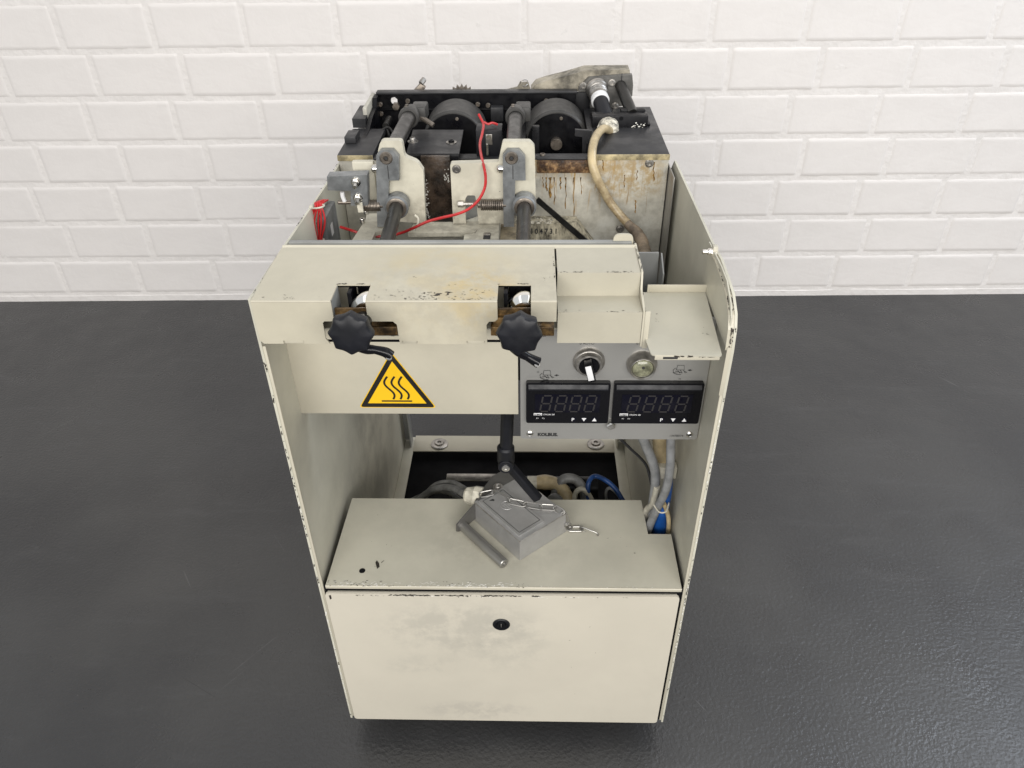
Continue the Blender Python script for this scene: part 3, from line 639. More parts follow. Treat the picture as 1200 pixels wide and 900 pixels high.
for sx in (-1, 1):
    for yy in (.10, .60):
        b = MB(); b.cyl((sx*.19-.011, yy, .0225), (sx*.19+.011, yy, .0225), .0225, seg=28, bev=.003); cs = b.build('caster_wheel', rubber, T)
        b = MB(); b.box(sx*.19-.018, sx*.19-.014, yy-.014, yy+.014, .02, .046, .001); b.box(sx*.19+.014, sx*.19+.018, yy-.014, yy+.014, .02, .046, .001); b.box(sx*.19-.022, sx*.19+.022, yy-.03, yy+.03, .046, .0495, .001); b.build('caster_fork', steel_dull, cs)
b = MB(); b.box(-.25, .25, .02, .69, .0500, .0545, 0); b.build('base_plate', black_dull, T)

# ---- upper body
yB = .45; zB = .857
b = MB()
b.box(-.2585, .2500, yB, yB+.010, .600, .849, .0006); bd = b.build('glue_basin', body_m, T, 'glue basin with brown drip runs')
b = MB(); b.box(-.2600, -.205, yB-.001, .575, .848, zB, .0006); b.build('top_plate', dark_paint, bd)
b = MB(); b.box(-.2600, -.205, yB-.0025, yB-.0012, .8480, .8568, .0003); b.box(.131, .2505, yB-.0025, yB-.0012, .8480, .8568, .0003); b.build('plate_edge', edge_m, bd)
b = MB(); b.box(.131, .2500, yB-.001, .69, .8495, zB, .0006); b.build('top_plate', dark_paint, bd)
b = MB(); b.box(.128, .2500, yB+.0102, .688, .60, .8493, .0004); b.box(-.258, -.235, yB+.0102, .688, .60, .8477, .0004); b.box(-.235, .128, .67, .688, .60, .80, .0004); b.build('basin_wall', black, bd)
b = MB(); b.box(-.2345, .1278, yB+.0104, .6698, .76, .765, 0); b.build('basin_floor', black_dull, bd)
b = MB(); b.box(-.2045, .1305, yB-.004, yB+.016, .8495, .8525, .0006); b.build('basin_ledge', dark_paint, bd)
b = MB(); b.box(.048, .1300, yB-.006, yB-.0002, .829, .8492, .001); b.build('crusted_lip', lip_m, bd)
b = MB(); b.box(.046, .128, yB-.0055, yB+.004, .8493, .853, .0012); b.build('ledge_strip', dark_paint, bd)
def capscrew(p, ax, r, h, parent, m=steel, name='screw', washer=0):
    p = Vector(p); ax = Vector(ax).normalized(); b = MB()
    if washer: b.lathe([(0, 0), (0, washer), (.0012, washer), (.0014, 0)], p, ax, 22); p = p+ax*.0012
    b.lathe([(0, r), (h*.85, r), (h, r*.88), (h, r*.55), (h*.45, r*.5), (h*.45, 0)], p, ax, 20); o = b.build(name, m, parent)
    return o
for px, py in ((761, 191), (726.5, 268)):
    v = at_y(px, py, yB); capscrew(v, (0, -1, 0), .0052, .0035, bd, steel_dull, washer=.0068)
# brown glue runs as thin real drips
rnd = random.Random(4); b = MB()
for px, py0, py1, wd in ((645, 208, 232, 3.2), (640, 208, 224, 2), (657, 208, 222, 1.6), (663, 208, 245, 1.5), (672, 208, 254, 1.4), (681, 208, 228, 1.2), (636, 208, 220, 1.2), (650, 208, 240, 1.2), (706, 185, 200, 1.4), (766, 190, 212, 1.5), (745, 235, 250, 1.5), (732, 205, 220, 1.1), (747, 200, 211, 1.0)):
    p, q = at_y(px, py0, yB-.0008), at_y(px+rnd.uniform(-1, 1), py1, yB-.0008); n_ = 8; ra = [wd*.00062*(.25+.9*rnd.random()) for _ in range(n_)]; ra[0] = wd*.0009; ra[-2] = wd*.0007; ra[-1] = wd*.0003
    b.tube([(p.x+(q.x-p.x)*i/(n_-1)+rnd.uniform(-.0009, .0009), yB-.0002, p.z+(q.z-p.z)*i/(n_-1)) for i in range(n_)], .001, 8, 3, radii=ra)
b.build('glue_drips', mat('amber dried glue', (.25, .14, .035), .24, var=.6, vscale=140), bd, kind='stuff')
# number casting and diagonal strap
vq = at_y(618, 262, yB-.03); vr = at_y(676, 262, yB-.03)
b = MB(); b.prism([(vq.x-.02, yB-.0302, .60), (vq.x-.02, yB-.0302, vq.z), (vr.x, yB-.0302, vr.z), (vr.x+.03, yB-.0302, vr.z-.04), (vr.x+.03, yB-.0302, .60)], (0, .029, 0), .002)
nm = b.build('numbered_casting', plate_m, T)
v = at_y(621, 274, yB-.031); text('1 0 4 7 3 1', .0125, v.x, v.z, yB-.0308, ink, nm, bold=.0003, xs=.80)
p, q = at_y(629, 233, yB-.036), at_y(699, 293, yB-.036)
d = (q-p).normalized(); wv = Vector((d.z, 0, -d.x)).normalized()*.0042
b = MB(); b.prism([p+wv, q+wv, q-wv, p-wv], (0, -.003, 0), .0004); b.build('diagonal_strap', shaft_m, T)
vv = at_y(642, 262, yB-.03)
b = MB()
for i in range(26):
    x = rnd.uniform(.035, .075); b.lathe([(0, rnd.uniform(.001, .003)), (.001, .0012), (.0013, 0)], (x, yB-.031+.02*rnd.random(), vq.z+.0001), (0, 0, 1), 7)
b.build('glue_crumbs', hardglue, nm, kind='stuff')
# brown resin plate between the brackets
v0, v1 = at_y(493, 182, yB-.03), at_y(532, 262, yB-.03)
b = MB(); b.box(v0.x, v1.x, yB-.034, yB-.028, .735, v0.z, .0008); br = b.build('resin_plate', brown_m, T)
b = MB(); rnd = random.Random(9)
for i in range(90):
    tt = rnd.random()
    px, py = (499+rnd.gauss(0, 2.0)+3*max(0, tt-.6)*rnd.random()*5, 206+tt*50) if i < 70 else (523+rnd.gauss(0, 2.5), rnd.uniform(198, 216))
    v = at_y(px, py, yB-.0345); r_ = rnd.uniform(.0005, .0016); kk = 6
    a0 = rnd.random()*6
    pts = [(v.x+math.cos(a0+6.283*i_/kk)*r_*rnd.uniform(.3, 1.3), yB-.0343-.0004*rnd.random(), v.z+math.sin(a0+6.283*i_/kk)*r_*rnd.uniform(.3, 1.6)) for i_ in range(kk)]
    b.poly(pts)
b.norecalc = True; b.build('paint_flakes', chip_light, br, kind='stuff')

# ---- black frame and drums of the basin
yR = .680; zR = .8845
hv = at_y(462, 117, yR); hx, hz_ = hv.x, hv.z-.001
b = MB(); b.box(-.232, hx-.007, yR, yR+.008, .80, zR, 0); b.box(hx+.007, .117, yR, yR+.008, .80, zR, 0); b.box(hx-.0069, hx+.0069, yR, yR+.008, .80, hz_-.008, 0); b.box(hx-.0069, hx+.0069, yR, yR+.008, hz_+.008, zR, 0); fm_ = b.build('drum_frame', black, T, 'black frame behind the drums')
b = MB(); b.box(-.234, .119, yR-.006, yR+.012, zR, zR+.004, .0012); b.build('frame_rim', dark_paint, fm_)
b = MB(); b.prism([(-.2365, yR, .80), (-.2365, yR, zR), (-.2365, .655, zR), (-.2365, .645, .872), (-.2365, .60, .868), (-.2365, .56, .858), (-.2365, .46, .855), (-.2365, .46, .80)], (.007, 0, 0), .0008); b.build('frame_cheek', black, fm_)
b = MB(); b.prism([(-.26, .58, .857), (-.26, .58, .872), (-.26, .655, .872), (-.26, .655, .857)], (.022, 0, 0), .001); b.build('cheek_block', dark_paint, fm_)
b = MB(); b.box(-.258, -.240, .50, .535, .8575, .868, .001); b.build('cheek_block', dark_paint, fm_)
b = MB(); b.box(-.245, -.2375, .60, .69, .845, .884, .002); b.build('cheek_pad', body_m, fm_)
b = MB(); b.lathe([(0, .0065), (0, .0125), (.002, .0125), (.002, .0065), (0, .0065)], (hx, yR-.0022, hz_), (0, 1, 0), 7); b.build('hole_ring', black, fm_)
b = MB(); b.box(.1172, .142, yR, yR+.006, .80, .885, .0005); b.build('frame_wing', black, fm_)
b = MB(); v = at_y(464, 125, yR-.008); b.cyl((v.x, yR-.002, v.z), (v.x, yR-.010, v.z), .007, seg=6); b.build('frame_nut', steel_dark, fm_)
b = MB(); v = at_y(452, 148, .6); b.cyl((v.x, .6, v.z), (v.x, .64, v.z), .006); b.tube([(v.x, .6, v.z), (v.x+.006, .59, v.z-.02), (v.x+.004, .58, v.z-.05)], .003, 8); b.build('valve_stem', shaft_m, fm_)
v = at_y(602, 128, yR-.002); b = MB(); b.box(-.23, .11, yR-.004, yR-.0002, v.z-.0016, v.z+.0016, .0005); b.build('frame_bead', black, fm_)
def drum(x, z, r, y0, y1):
    b = MB(); b.lathe([(0, 0), (0, r-.003), (.003, r-.0012), (.004, r), (y1-y0-.004, r), (y1-y0, r-.003), (y1-y0, 0)], (x, y0, z), (0, 1, 0), 64); t = b.build('glue_drum', drum_m, T)
    b = MB(); b.cyl((x, y0-.0015, z), (x, y0-.0002, z), r-.0045, seg=48); b.build('drum_face', black, t)
    b = MB(); b.cyl((x, y0-.012, z), (x, y0-.0017, z), .010, seg=20); b.build('drum_hub', steel_dark, t)
    b = MB()
    for a in (80, 200, 320): b = MB(); b.cyl((x+math.cos(R(a))*r*.78, y0-.004, z+math.sin(R(a))*r*.78), (x+math.cos(R(a))*r*.78, y0-.0016, z+math.sin(R(a))*r*.78), .003, seg=10); b.build('drum_screw', steel_dark, t)
    return t
drum(-.0915, .831, .053, .580, .655); drum(.0810, .831, .053, .580, .655)
b = MB(); b.cyl((-.0865, .655, .833), (-.0865, .70, .833), .012); b.cyl((.084, .655, .833), (.084, .70, .833), .012); b.build('drum_axle', shaft_m, T)
b = MB(); b.box(.010, .030, .50, .655, .765, .845, .001); b.build('divider', black, T)
v0, v1 = at_y(628, 126, .56), at_y(640, 185, .56)
b = MB(); b.box(.040, .052, .535, .545, .77, .872, .001); b.build('scraper_post', black, T)
v0 = at_y(674, 152, .52); b = MB(); b.prism([(v0.x, .52, v0.z), (v0.x+.027, .52, v0.z-.002), (v0.x+.027, .52, .80), (v0.x+.014, .52, .80), (v0.x+.012, .52, v0.z-.012), (v0.x, .52, v0.z-.010)], (0, .006, 0), .0006); b.build('scraper_arm', dark_paint, T)
# plate with two screws in front of drum one
b = MB(); p0, p1, p2, p3 = at_z(476, 180, .866), at_z(538, 180, .866), at_z(543, 152, .866), at_z(484, 152, .866)
b.prism([p0, p1, p2, p3], (0, 0, -.004), .0006); sp = b.build('cover_plate', dark_paint, T)
b = MB(); b.box(p0.x+.003, p1.x-.002, p0.y+.002, p0.y+.012, .8525, .862, .0004); b.build('plate_support', black, sp)
for px, py in ((484, 166), (529, 167)):
    v = at_z(px, py, .866); b = MB(); b.lathe([(0, .0085), (.001, .0085), (.0012, .005)], (v.x, v.y, .866), (0, 0, 1), 20); b.build('washer', steel_dull, sp); capscrew((v.x, v.y, .867), (0, 0, 1), .0045, .006 if px < 500 else .003, sp, steel_dull if px < 500 else black)
# cradle lever over drum one
p, q = at_y(488, 134, .53), at_y(508, 147, .52); b = MB(); b.tube([p, p.lerp(q, .5), q], .0042, 10, 4); b.build('cradle_pin', steel_dark, T)

for px, py, y_ in ((446, 122, .672), (447, 133, .672), (560, 122, .672), (572, 123, .672), (478, 118, .672), (640, 118, .672)):
    capscrew(at_y(px, py, y_), (0, -1, 0), .0042, .004, fm_, steel_dark, 'frame_screw')
b = MB(); b.tube([at_y(446, 160, .56), at_y(449, 152, .57), at_y(456, 150, .58), at_y(462, 158, .57), at_y(470, 163, .55)], .0022, 8, 5); b.build('oil_line', shaft_m, T)
b = MB(); p = at_y(583, 128, .66); b.box(p.x-.012, p.x+.010, .655, .672, p.z-.02, p.z+.004, .0012); b.build('spacer_block', dark_paint, fm_)
# ---- shafts
def shaft(x0, x1, xtop, zk, kn):
    v = at_y(*kn, .56)
    b = MB(); b.cyl((x0, -.02, zk), (x1, .305, zk), .0094, seg=28); s1 = b.build('adjusting_shaft', shaft_m, T)
    b = MB(); b.lathe([(0, .010), (0, .0150), (.002, .0168), (.010, .0168), (.0105, .0160), (.011, .0168), (.020, .0168), (.0215, .015), (.022, 0)], (x1, .298, zk), (0, 1, 0), 36); b.build('shaft_collar', cast, s1)
    b = MB(); b.lathe([(-.0012, .0098), (-.0012, .0130), (0, .0150), (.0006, .0150)], (x1, .2985, zk), (0, 1, 0), 36); b.build('collar_face', steel_dark, s1)
    return s1
s1 = shaft(-.141, -.149, 0, .8350, (497, 120)); s2 = shaft(.0275, .0295, 0, .8350, (605, 118))
def upper(pa, ya_, pb, yb_, pc, yc_):
    a, c, e = at_y(*pa, ya_), at_y(*pb, yb_), at_y(*pc, yc_)
    b = MB(); b.cyl(a, c, .0112, seg=28); t = b.build('drive_shaft', shaft_m, T)
    d = (c-a).normalized()
    b = MB(); b.lathe([(0, .0115), (0, .0150), (.003, .0160), (.010, .0160), (.040, .0125), (.046, .010), (.048, 0)], c-d*.004, d, 28); b.build('universal_joint', drum_m, t)
    mm = Matrix.Translation(c+d*.03) @ d.to_track_quat('Y', 'Z').to_matrix().to_4x4()
    b = MB(); b.box(.0, .024, -.006, .038, -.013, .010, .003, mm); b.build('joint_block', drum_m, t)
    for k in (-1, 1):
        b = MB(); b.cyl(c+d*(.012+.006*k)+Vector((-.004, 0, .011)), c+d*(.012+.006*k)+Vector((-.004, 0, .0165)), .0028, seg=10); b.build('set_screw', steel_dark, t)
upper((462, 172), .34, (479, 138), .50, (500, 115), .6); upper((602, 172), .34, (604, 138), .50, (610, 115), .6)

# ---- brackets
yK = .322
def cutbracket(name, pts, lab=None, rad=.004, idx=()):
    P = [at_y(px, py, yK) for px, py in pts]; P = rnd2([tuple(p) for p in P], idx, rad)
    return MB().prism(P, (0, .012, 0), .0009).build(name, bracket_m, T, lab)
bk1 = cutbracket('shaft_bracket', [(443, 258), (443, 176), (446, 165), (471, 165), (474, 184), (489, 190), (496, 200), (499, 262)], 'left cream bearing bracket', .005, (2, 3, 4, 5))
bk2 = cutbracket('shaft_bracket', [(531, 262), (527.5, 192), (584, 190), (589, 166), (621, 166), (626.5, 172), (628, 240), (600, 262), (561, 262), (557, 229), (548, 229), (545, 233), (546, 262)], 'right cream bearing bracket with a square window', .003, (1, 3, 4, 5, 9, 11))
v0, v1 = at_y(545, 262, yK), at_y(531, 262, yK)
P = at_y(412, 189, yK+.006); Q = at_y(444, 243, yK+.006)
b = MB(); b.box(P.x, Q.x, yK+.004, yK+.014, Q.z, P.z, .002); b.build('bracket_wing', bracket_m, bk1)
b = MB(); vv = at_y(553, 240, yK+.05); b.box(vv.x-.015, vv.x+.014, yK+.03, yK+.036, .765, .845, .001); b.build('window_back', grey_paint, bk2)
for (px, py, par) in ((535, 198, bk2),):
    v = at_y(px, py, yK); capscrew(v, (0, -1, 0), .0050, .003, par, steel_dull, washer=.0060)
def lever(px, par):
    # grey clamp lever with a slotted head
    y0 = yK-.001
    a = lambda x, y: tuple(at_y(px+x, y, y0))
    pts = [a(-8, 262), a(-9, 196), a(-9, 179), a(-4, 173), a(10, 173), a(17, 181), a(17.5, 208), a(5.5, 208), a(4, 262)]
    t = MB().prism(pts, (0, -.011, 0), .0014).build('clamp_lever', cast, T)
    v = at_y(px+1, 185, y0-.011)
    b = MB(); b.lathe([(0, .0088), (.0014, .0088), (.0026, .0075), (.0026, .0035), (.0008, .0030), (.0008, 0)], v, (0, -1, 0), 28); b.build('lever_bolt', steel_dark, t)
    b = MB(); b.cyl(v+Vector((0, -.0008, 0)), v+Vector((0, -.0022, 0)), .0028, seg=6); b.build('bolt_socket', ink, t)
    p, q = at_y(px+2.5, 194, y0-.0115), at_y(px+2.5, 210, y0-.0115); b = MB(); b.box(p.x-.0005, p.x+.0005, y0-.0116, y0-.011, q.z, p.z, 0); b.build('clamp_slit', ink, t)
    p = at_y(px-14, 197.5, yK-.004); b = MB(); b.lathe([(0, .0058), (.010, .0058), (.012, .004), (.012, 0)], (p.x+.010, yK-.0045, p.z), (-1, 0, 0), 22); b.build('lever_pin', steel, t)
    return t
lever(451.5, bk1); lever(598.5, bk2)
def spring(pa, pb, y, r=.0070, turns=12, name='spring'):
    a, c = at_y(*pa, y), at_y(*pb, y); n = turns*14; pts = []
    for i in range(n+1):
        t_ = i/n; an = 2*math.pi*turns*t_; p = a.lerp(c, t_); pts.append((p.x, y+math.cos(an)*r, p.z+math.sin(an)*r))
    b = MB(); b.tube(pts, .0012, 6, 0); s_ = b.build(name, steel_dark, T)
    b = MB(); b.cyl((a.x-.004, y, a.z), (c.x+.004, y, c.z), r*.62, seg=14); b.build('spring_rod', steel_dark, s_)
spring((425, 241), (446, 241), yK-.008); spring((563, 240), (590, 240), yK-.008)
b = MB(); p, q = at_y(540, 239, yK-.007), at_y(560, 239, yK-.007); b.cyl((p.x, yK-.007, p.z), (q.x, yK-.007, q.z), .0026); b.lathe([(0, .0048), (.008, .0048), (.008, 0)], (p.x-.004, yK-.007, p.z), (1, 0, 0), 6); b.build('adjusting_bolt', steel_dull, bk2)
# grey angled block with two studs
a = lambda x, y, yy=.292: tuple(at_y(x, y, yy))
t = MB().prism([a(383, 207), a(430, 205), a(431, 241), a(411, 241), a(411, 224), a(384, 223)], (0, .018, 0), .0012).build('sensor_block', cast, T, 'grey sensor block with two studs')
for px, py in ((417, 213), (419.5, 232)):
    v = at_y(px, py, .292); b = MB(); b.lathe([(0, .0066), (.0012, .0066), (.0013, .005)], v, (0, -1, 0), 20); b.lathe([(.0012, .0050), (.005, .0050), (.0055, .004), (.0055, 0)], v, (0, -1, 0), 6); b.lathe([(.0056, .0028), (.012, .0028), (.0125, 0)], v, (0, -1, -.3), 12); b.build('stud_nut', steel, t)
b = MB(); v = at_y(421, 238, .285); v2 = at_y(421, 249, .285); b.prism([(v.x-.004, .285, v.z), (v.x+.004, .285, v.z), (v.x+.004, .285, v2.z), (v.x-.003, .285, v2.z)], (0, .003, 0), .0005); b.build('sensor_tab', nylon, t)
v = at_y(401, 225, .30); v2 = at_y(404, 236, .30); b = MB(); b.tube([v, v.lerp(v2, .5)-Vector((.001, 0, 0)), v2], .003, 8, 4); b.build('sensor_lead', white_m, t)
v = at_y(396, 237, .31); b = MB(); b.cyl((v.x, .31, v.z), (v.x+.03, .31, v.z), .003); b.build('guide_pin', steel_dark, t)

# ---- white slide frame
zf = .800
a = lambda x, y: tuple(at_z(x, y, zf))
t = MB().prism([a(405, 293), a(428, 258), a(430, 250), a(444, 250), a(458, 260), a(455, 268), a(440, 272), a(430, 293)], (0, 0, -.006), .001).build('slide_frame', bracket_m, T, 'cream slide frame with cap screws')
b = MB(); b.prism([a(478, 273), a(486, 260), a(540, 260), a(558, 254), a(566, 250), a(585, 252), a(584, 293), a(542, 293), a(544, 275), a(557, 273), a(560, 268), a(556, 272.5)], (0, 0, -.006), .0008); b.build('slide_arm', bracket_m, t)
b = MB(); p, q = at_z(480, 274, .792), at_z(556, 280, .792); b.box(p.x, q.x, q.y-.05, p.y-.012, .768, .772, .0005); b.build('slide_bed', steel_dull, t)
b = MB(); b.box(-.20, .0, .19, .37, .742, .745, 0); b.build('slide_pan', black, t)
for px, py in ((429, 251), (425, 261), (567, 250.5), (567, 259)):
    v = at_z(px, py, zf); capscrew((v.x, v.y, zf), (0, 0, 1), .0038, .0065, t, steel, 'cap_screw')
v = at_z(570, 276, zf); b = MB(); b.box(v.x-.004, v.x+.006, v.y-.012, v.y+.006, zf+.0002, zf+.0006, .0002); b.build('slot', ink, t)
b = MB(); b.box(v.x-.0035, v.x+.0055, v.y-.003, v.y+.005, zf+.0006, zf+.003, .0008); b.build('slot_nut', steel_dull, t)
b = MB(); p = at_z(587, 262, .795); b.box(p.x, p.x+.026, .20, p.y, .77, .795, .001); b.build('greasy_column', brown_dirty, T)

# ---- junction box with red cable bundle
zj = .825
p = at_z(380, 257, zj); q = at_z(392, 238, zj)
x1 = (p.x+q.x)/2
bx = MB().box(-.2585, x1, p.y, q.y+.01, .745, zj, .0022).build('junction_box', box_m, T, 'grey junction box')
b = MB(); b.box(-.2588, x1-.012, p.y-.004, p.y-.0002, .75, zj-.004, .001); b.build('box_lid', mat('dark grey box lid', (.085, .09, .092), .45, var=.2, vscale=40), bx)
b = MB(); b.box(x1+.0002, x1+.0006, p.y+.02, p.y+.032, zj-.035, zj-.018, 0); b.build('box_label', white_m, bx)
v = at_y(357, 279, p.y-.004); capscrew(v, (0, -1, 0), .0035, .004, bx, steel)
yy = p.y-.009
for i in range(6):
    o = (i-2.5)*1.12
    pts = [at_y(374+o*1.5, 300, yy), at_y(373+o*1.2, 282, yy-.001), at_y(371+o*3.0, 268, yy-.004*(1-abs(o)*.3)), at_y(370.5+o*3.5, 259, yy-.003), at_y(371.5+o*2.6, 250, yy-.002), at_y(373+o*1.2, 242, yy), at_y(374+o*1.7, 237+abs(o)*.4, yy+.006), at_y(381+o, 235, yy+.018)]
    b = MB(); b.tube([Vector(p_)+Vector((0, .0022*(i % 2), 0)) for p_ in pts], .00125, 8, 6); b.build('red_wire', red_m, bx)
for py in (241.5, 281.5):
    v = at_y(373, py, yy); b = MB(); pts = [(v.x+.0085*math.cos(k*math.pi/8), yy+.006*math.sin(k*math.pi/8)-.001, v.z+.001*math.cos(k*math.pi/8)) for k in range(17)]; b.tube(pts, .0012, 6, 0); b.box(v.x-.011, v.x-.006, yy-.006, yy-.001, v.z-.002, v.z+.003, .0006); b.build('cable_tie', nylon, bx)
# long red cable
pts = [at_y(561, 134, .48), at_y(563, 138, .475), at_y(566.5, 146, .46), at_y(565, 157, .43), at_y(562.5, 168, .40), at_y(563.5, 180, .36), at_y(567, 195, .315), at_y(569, 207, .308), at_y(568, 220, .305), at_y(561, 234, .30), at_y(549, 245, .296), at_y(535, 251, .294), at_y(518, 255, .292), at_y(500, 260, .288), at_y(485, 267, .286), at_y(470, 273, .30), at_y(452, 277, .30), at_y(430, 276, .30), at_y(412, 270, .30), at_y(399, 266, .29)]
b = MB(); b.tube(pts, .0020, 9, 5); b.build('red_cable', red_m, T)
v = at_y(487, 262, .29); b = MB(); b.tube([at_y(486, 252, .30), at_y(490, 256, .298), at_y(489, 264, .29), at_y(485, 270, .286)], .0016, 8, 4); b.build('cable_clip', nylon, T)
# micro switch
p, q = at_y(557.5, 148, .462), at_y(589, 183, .462)
ms = MB().box(p.x, q.x, .455, .49, q.z-.004, p.z-.004, .0012).build('limit_switch', rubber, T, 'black limit switch with red wires')
v = at_y(573, 160, .4545); b = MB(); b.box(v.x-.005, v.x+.005, .4525, .4548, v.z-.012, v.z+.004, .0006); b.build('terminal', steel_dull, ms); b = MB(); b.cyl(v+Vector((0, -.003, .001)), v+Vector((0, -.0045, .001)), .0035); b.build('screw', steel, ms)
v2 = at_y(571, 174, .4545); b = MB(); b.cyl((v2.x, .453, v2.z+.008), (v2.x, .453, v2.z-.010), .0022); b.build('plunger', steel, ms)
pts = [at_y(567, 143, .465), at_y(572, 145.5, .466), at_y(577, 144, .468), at_y(583, 146, .47)]; b = MB(); b.tube(pts, .0018, 8, 5); b.build('red_wire', red_m, ms)
v = at_y(636, 181, .458); capscrew((v.x, v.y, v.z-.012), (0, 0, 1), .0045, .012, T, steel_dark, 'ledge_screw', washer=.006)

# ---- gear, clips and guard behind the rim
v = at_y(541, 98, .705)
b = MB(); b.lathe([(0, 0), (0, .024), (.006, .024), (.006, 0)], (v.x, .70, v.z-.0275), (0, 1, 0), 120, lambda k, s, t_: (1.15, 1.06, .95, .93, .95, 1.06)[k % 6]); b.build('gear', steel_dark, T)
p, q = at_y(484, 112, .70), at_y(497, 100, .70); b = MB(); mm = Matrix.Translation(p.lerp(q, .5)) @ Matrix.Rotation(-.75, 4, 'Y'); b.box(-.016, .012, 0, .012, -.006, .006, .0015, mm); b.build('swivel_bolt', steel_dark, T)
v = at_y(495, 98, .70); b = MB(); b.cyl(v+Vector((-.003, 0, 0)), v+Vector((.003, .008, .006)), .005, seg=6); b.build('swivel_nut', steel_dull, T)
b = MB(); b.prism([at_y(590, 107, .70), at_y(606, 103, .70), at_y(609, 98, .70), at_y(619, 97, .70), at_y(622, 107, .70)], (0, .01, 0), .001); b.build('tension_bracket', guard_m, T)
b = MB(); v = at_y(614, 97, .70); b.tube([(v.x+.007*math.cos(k*.5), .70+.004*math.sin(k*1.1), v.z+.005*math.sin(k*.5)) for k in range(14)], .0009, 6, 2); b.build('wire_loop', steel_dull, T)
a = lambda x, y, yy=.70: tuple(at_y(x, y, yy))
g = MB().prism([a(622, 106), a(628, 99), a(640, 95), a(664, 89), a(686, 82.5), a(738, 82), a(739, 92), a(728, 93), a(690, 100), a(678, 107)], (0, .035, 0), .003).build('cast_guard', guard_m, T, 'dirty cast guard arching over the right drum')
b = MB(); b.prism([a(680, 130, .685), a(678, 104, .685), a(690, 92, .685), a(741, 88, .685), a(742, 100, .685), a(741, 112, .685), a(733, 124, .685)], (0, .014, 0), .002); b.build('bearing_plate', mat('grey cast plate', (.13, .125, .115), .5, var=.3, vscale=30), g)
for px, py in ((683.5, 100.5), (717, 97), (721, 124)):
    v = at_y(px, py, .684); capscrew(v, (0, -1, 0), .0052, .004, g, steel_dull, washer=.0065)
p, q = at_y(727, 100, .684), at_y(741, 134, .60)
b = MB(); b.cyl(p, q, .0098, seg=24); b.build('black_rod', shaft_m, T)
b = MB(); p = at_y(729, 86, .6835); q = at_y(729, 97, .6835); b.box(p.x-.0006, p.x+.0006, .6835, .6845, q.z, p.z, 0); b.build('clamp_slit', ink, g)
# threaded connector with hose
p, q = at_y(699, 103, .684), at_y(711, 143, .590); d = (q-p).normalized(); L_ = (q-p).length
cn = MB().lathe([(0, 0), (0, .0190), (.006, .0190), (.008, .0175), (.011, .0175), (.0125, .0160), (.016, .0172), (.0185, .0160), (.022, .0172), (.0245, .0155), (.030, .0155), (.033, .013), (.034, 0)], p, d, 36).build('hose_connector', steel_dull, T, 'threaded metal hose connector')
b = MB(); b.lathe([(0, .0150), (.012, .0158), (.014, .013)], p+d*.028, d, 36); b.build('connector_ring', white_m, cn)
b = MB(); b.lathe([(0, .0130), (L_*.55, .0135), (L_*.57, .0125), (L_*.75, .0125), (L_*.78, .0135), (L_*.80, .012), (L_*.80, 0)], p+d*.036, d, 32); b.build('hose', rubber, cn)
# black block carrying the hose
p0, p1 = at_y(694, 138, .575), at_y(759, 163, .575)
bb = MB().box(p0.x, p1.x-.002, .575, .600, p1.z, at_y(740, 136, .575).z, .0015).build('carrier_block', black, T)
b = MB(); b.box(p1.x-.045, p1.x-.004, .601, .612, .8575, at_y(740, 133, .60).z+.006, .001); b.box(.14, p1.x+.003, .58, .64, .8572, .8615, .0008); b.build('block_foot', black, bb)
for px, py, r_ in ((728, 139, .0035), (731, 154, .003)):
    v = at_y(px, py, .5745); b = MB(); b.cyl(v, v+Vector((0, .0006, 0)), r_, seg=14, bev=.0001); b.build('block_hole', black_dull, bb)
b = MB(); rnd = random.Random(3)
for i in range(16):
    v = at_y(rnd.uniform(740, 758), rnd.uniform(144, 150), .5746); r_ = rnd.uniform(.0005, .0016); b.lathe([(0, r_), (.0005, r_*.5), (.0006, 0)], v, (0, -1, 0), 6)
b.build('glue_spatter', chip_light, bb, kind='stuff')
# beige cable with glue-crusted gland
gl = at_y(713, 151, .560)
b = MB(); b.lathe([(0, 0), (0, .012), (.006, .0165), (.016, .018), (.024, .015), (.028, .010), (.028, 0)], gl+Vector((.001, .016, .004)), (-.1, -1, -.35), 26, lambda k, s, t_: 1+.13*noise.noise(Vector((k*.9, t_*300, 1)))); b.build('crusted_gland', hardglue, T, 'cable gland crusted with dried white glue')
pts = [gl+Vector((.004, -.004, -.002)), at_y(707, 151, .525), at_y(699, 159, .49), at_y(694.5, 173, .455), at_y(694, 190, .436), at_y(698, 205, .430), at_y(706, 222, .428), at_y(717, 240, .425), at_y(731, 257, .415), at_y(744, 270, .40)]
b = MB(); b.tube(pts, .0066, 14, 7, wob=.03); b.build('beige_cable', beige_c, T, 'thick yellowed cable curving down from the gland')
pts = [at_y(735, 262, .41), at_y(746, 273, .395), at_y(753, 285, .37), at_y(756, 300, .33), at_y(758, 318, .27), at_y(760, 340, .22), at_y(764, 365, .20), at_y(770, 400, .19)]
b = MB(); b.tube(pts, .0098, 14, 7, radii=[.007, .0095, .0095, .010, .0098, .0095, .0095, .009], wob=.12); b.build('taped_hose', tape_m, T)
# inner tin at the right panel, folded guide
p = at_z(745, 318, .78)
b = MB(); b.prism([(.178, .20, .70), (.178, .20, .815), (.205, .20, .815), (.208, .20, .70)], (0, .003, 0), .0005); b.prism([(.2075, .17, .70), (.2075, .17, .80), (.2075, .20, .815), (.2075, .20, .70)], (.0018, 0, 0), .0004); b.build('cable_guide', grey_paint, T)
# light inner liner along the body's right side
b = MB(); b.box(.2512, .2530, .40, .47, .62, .838, .0004); b.build('body_flange', steel_brushed, T)

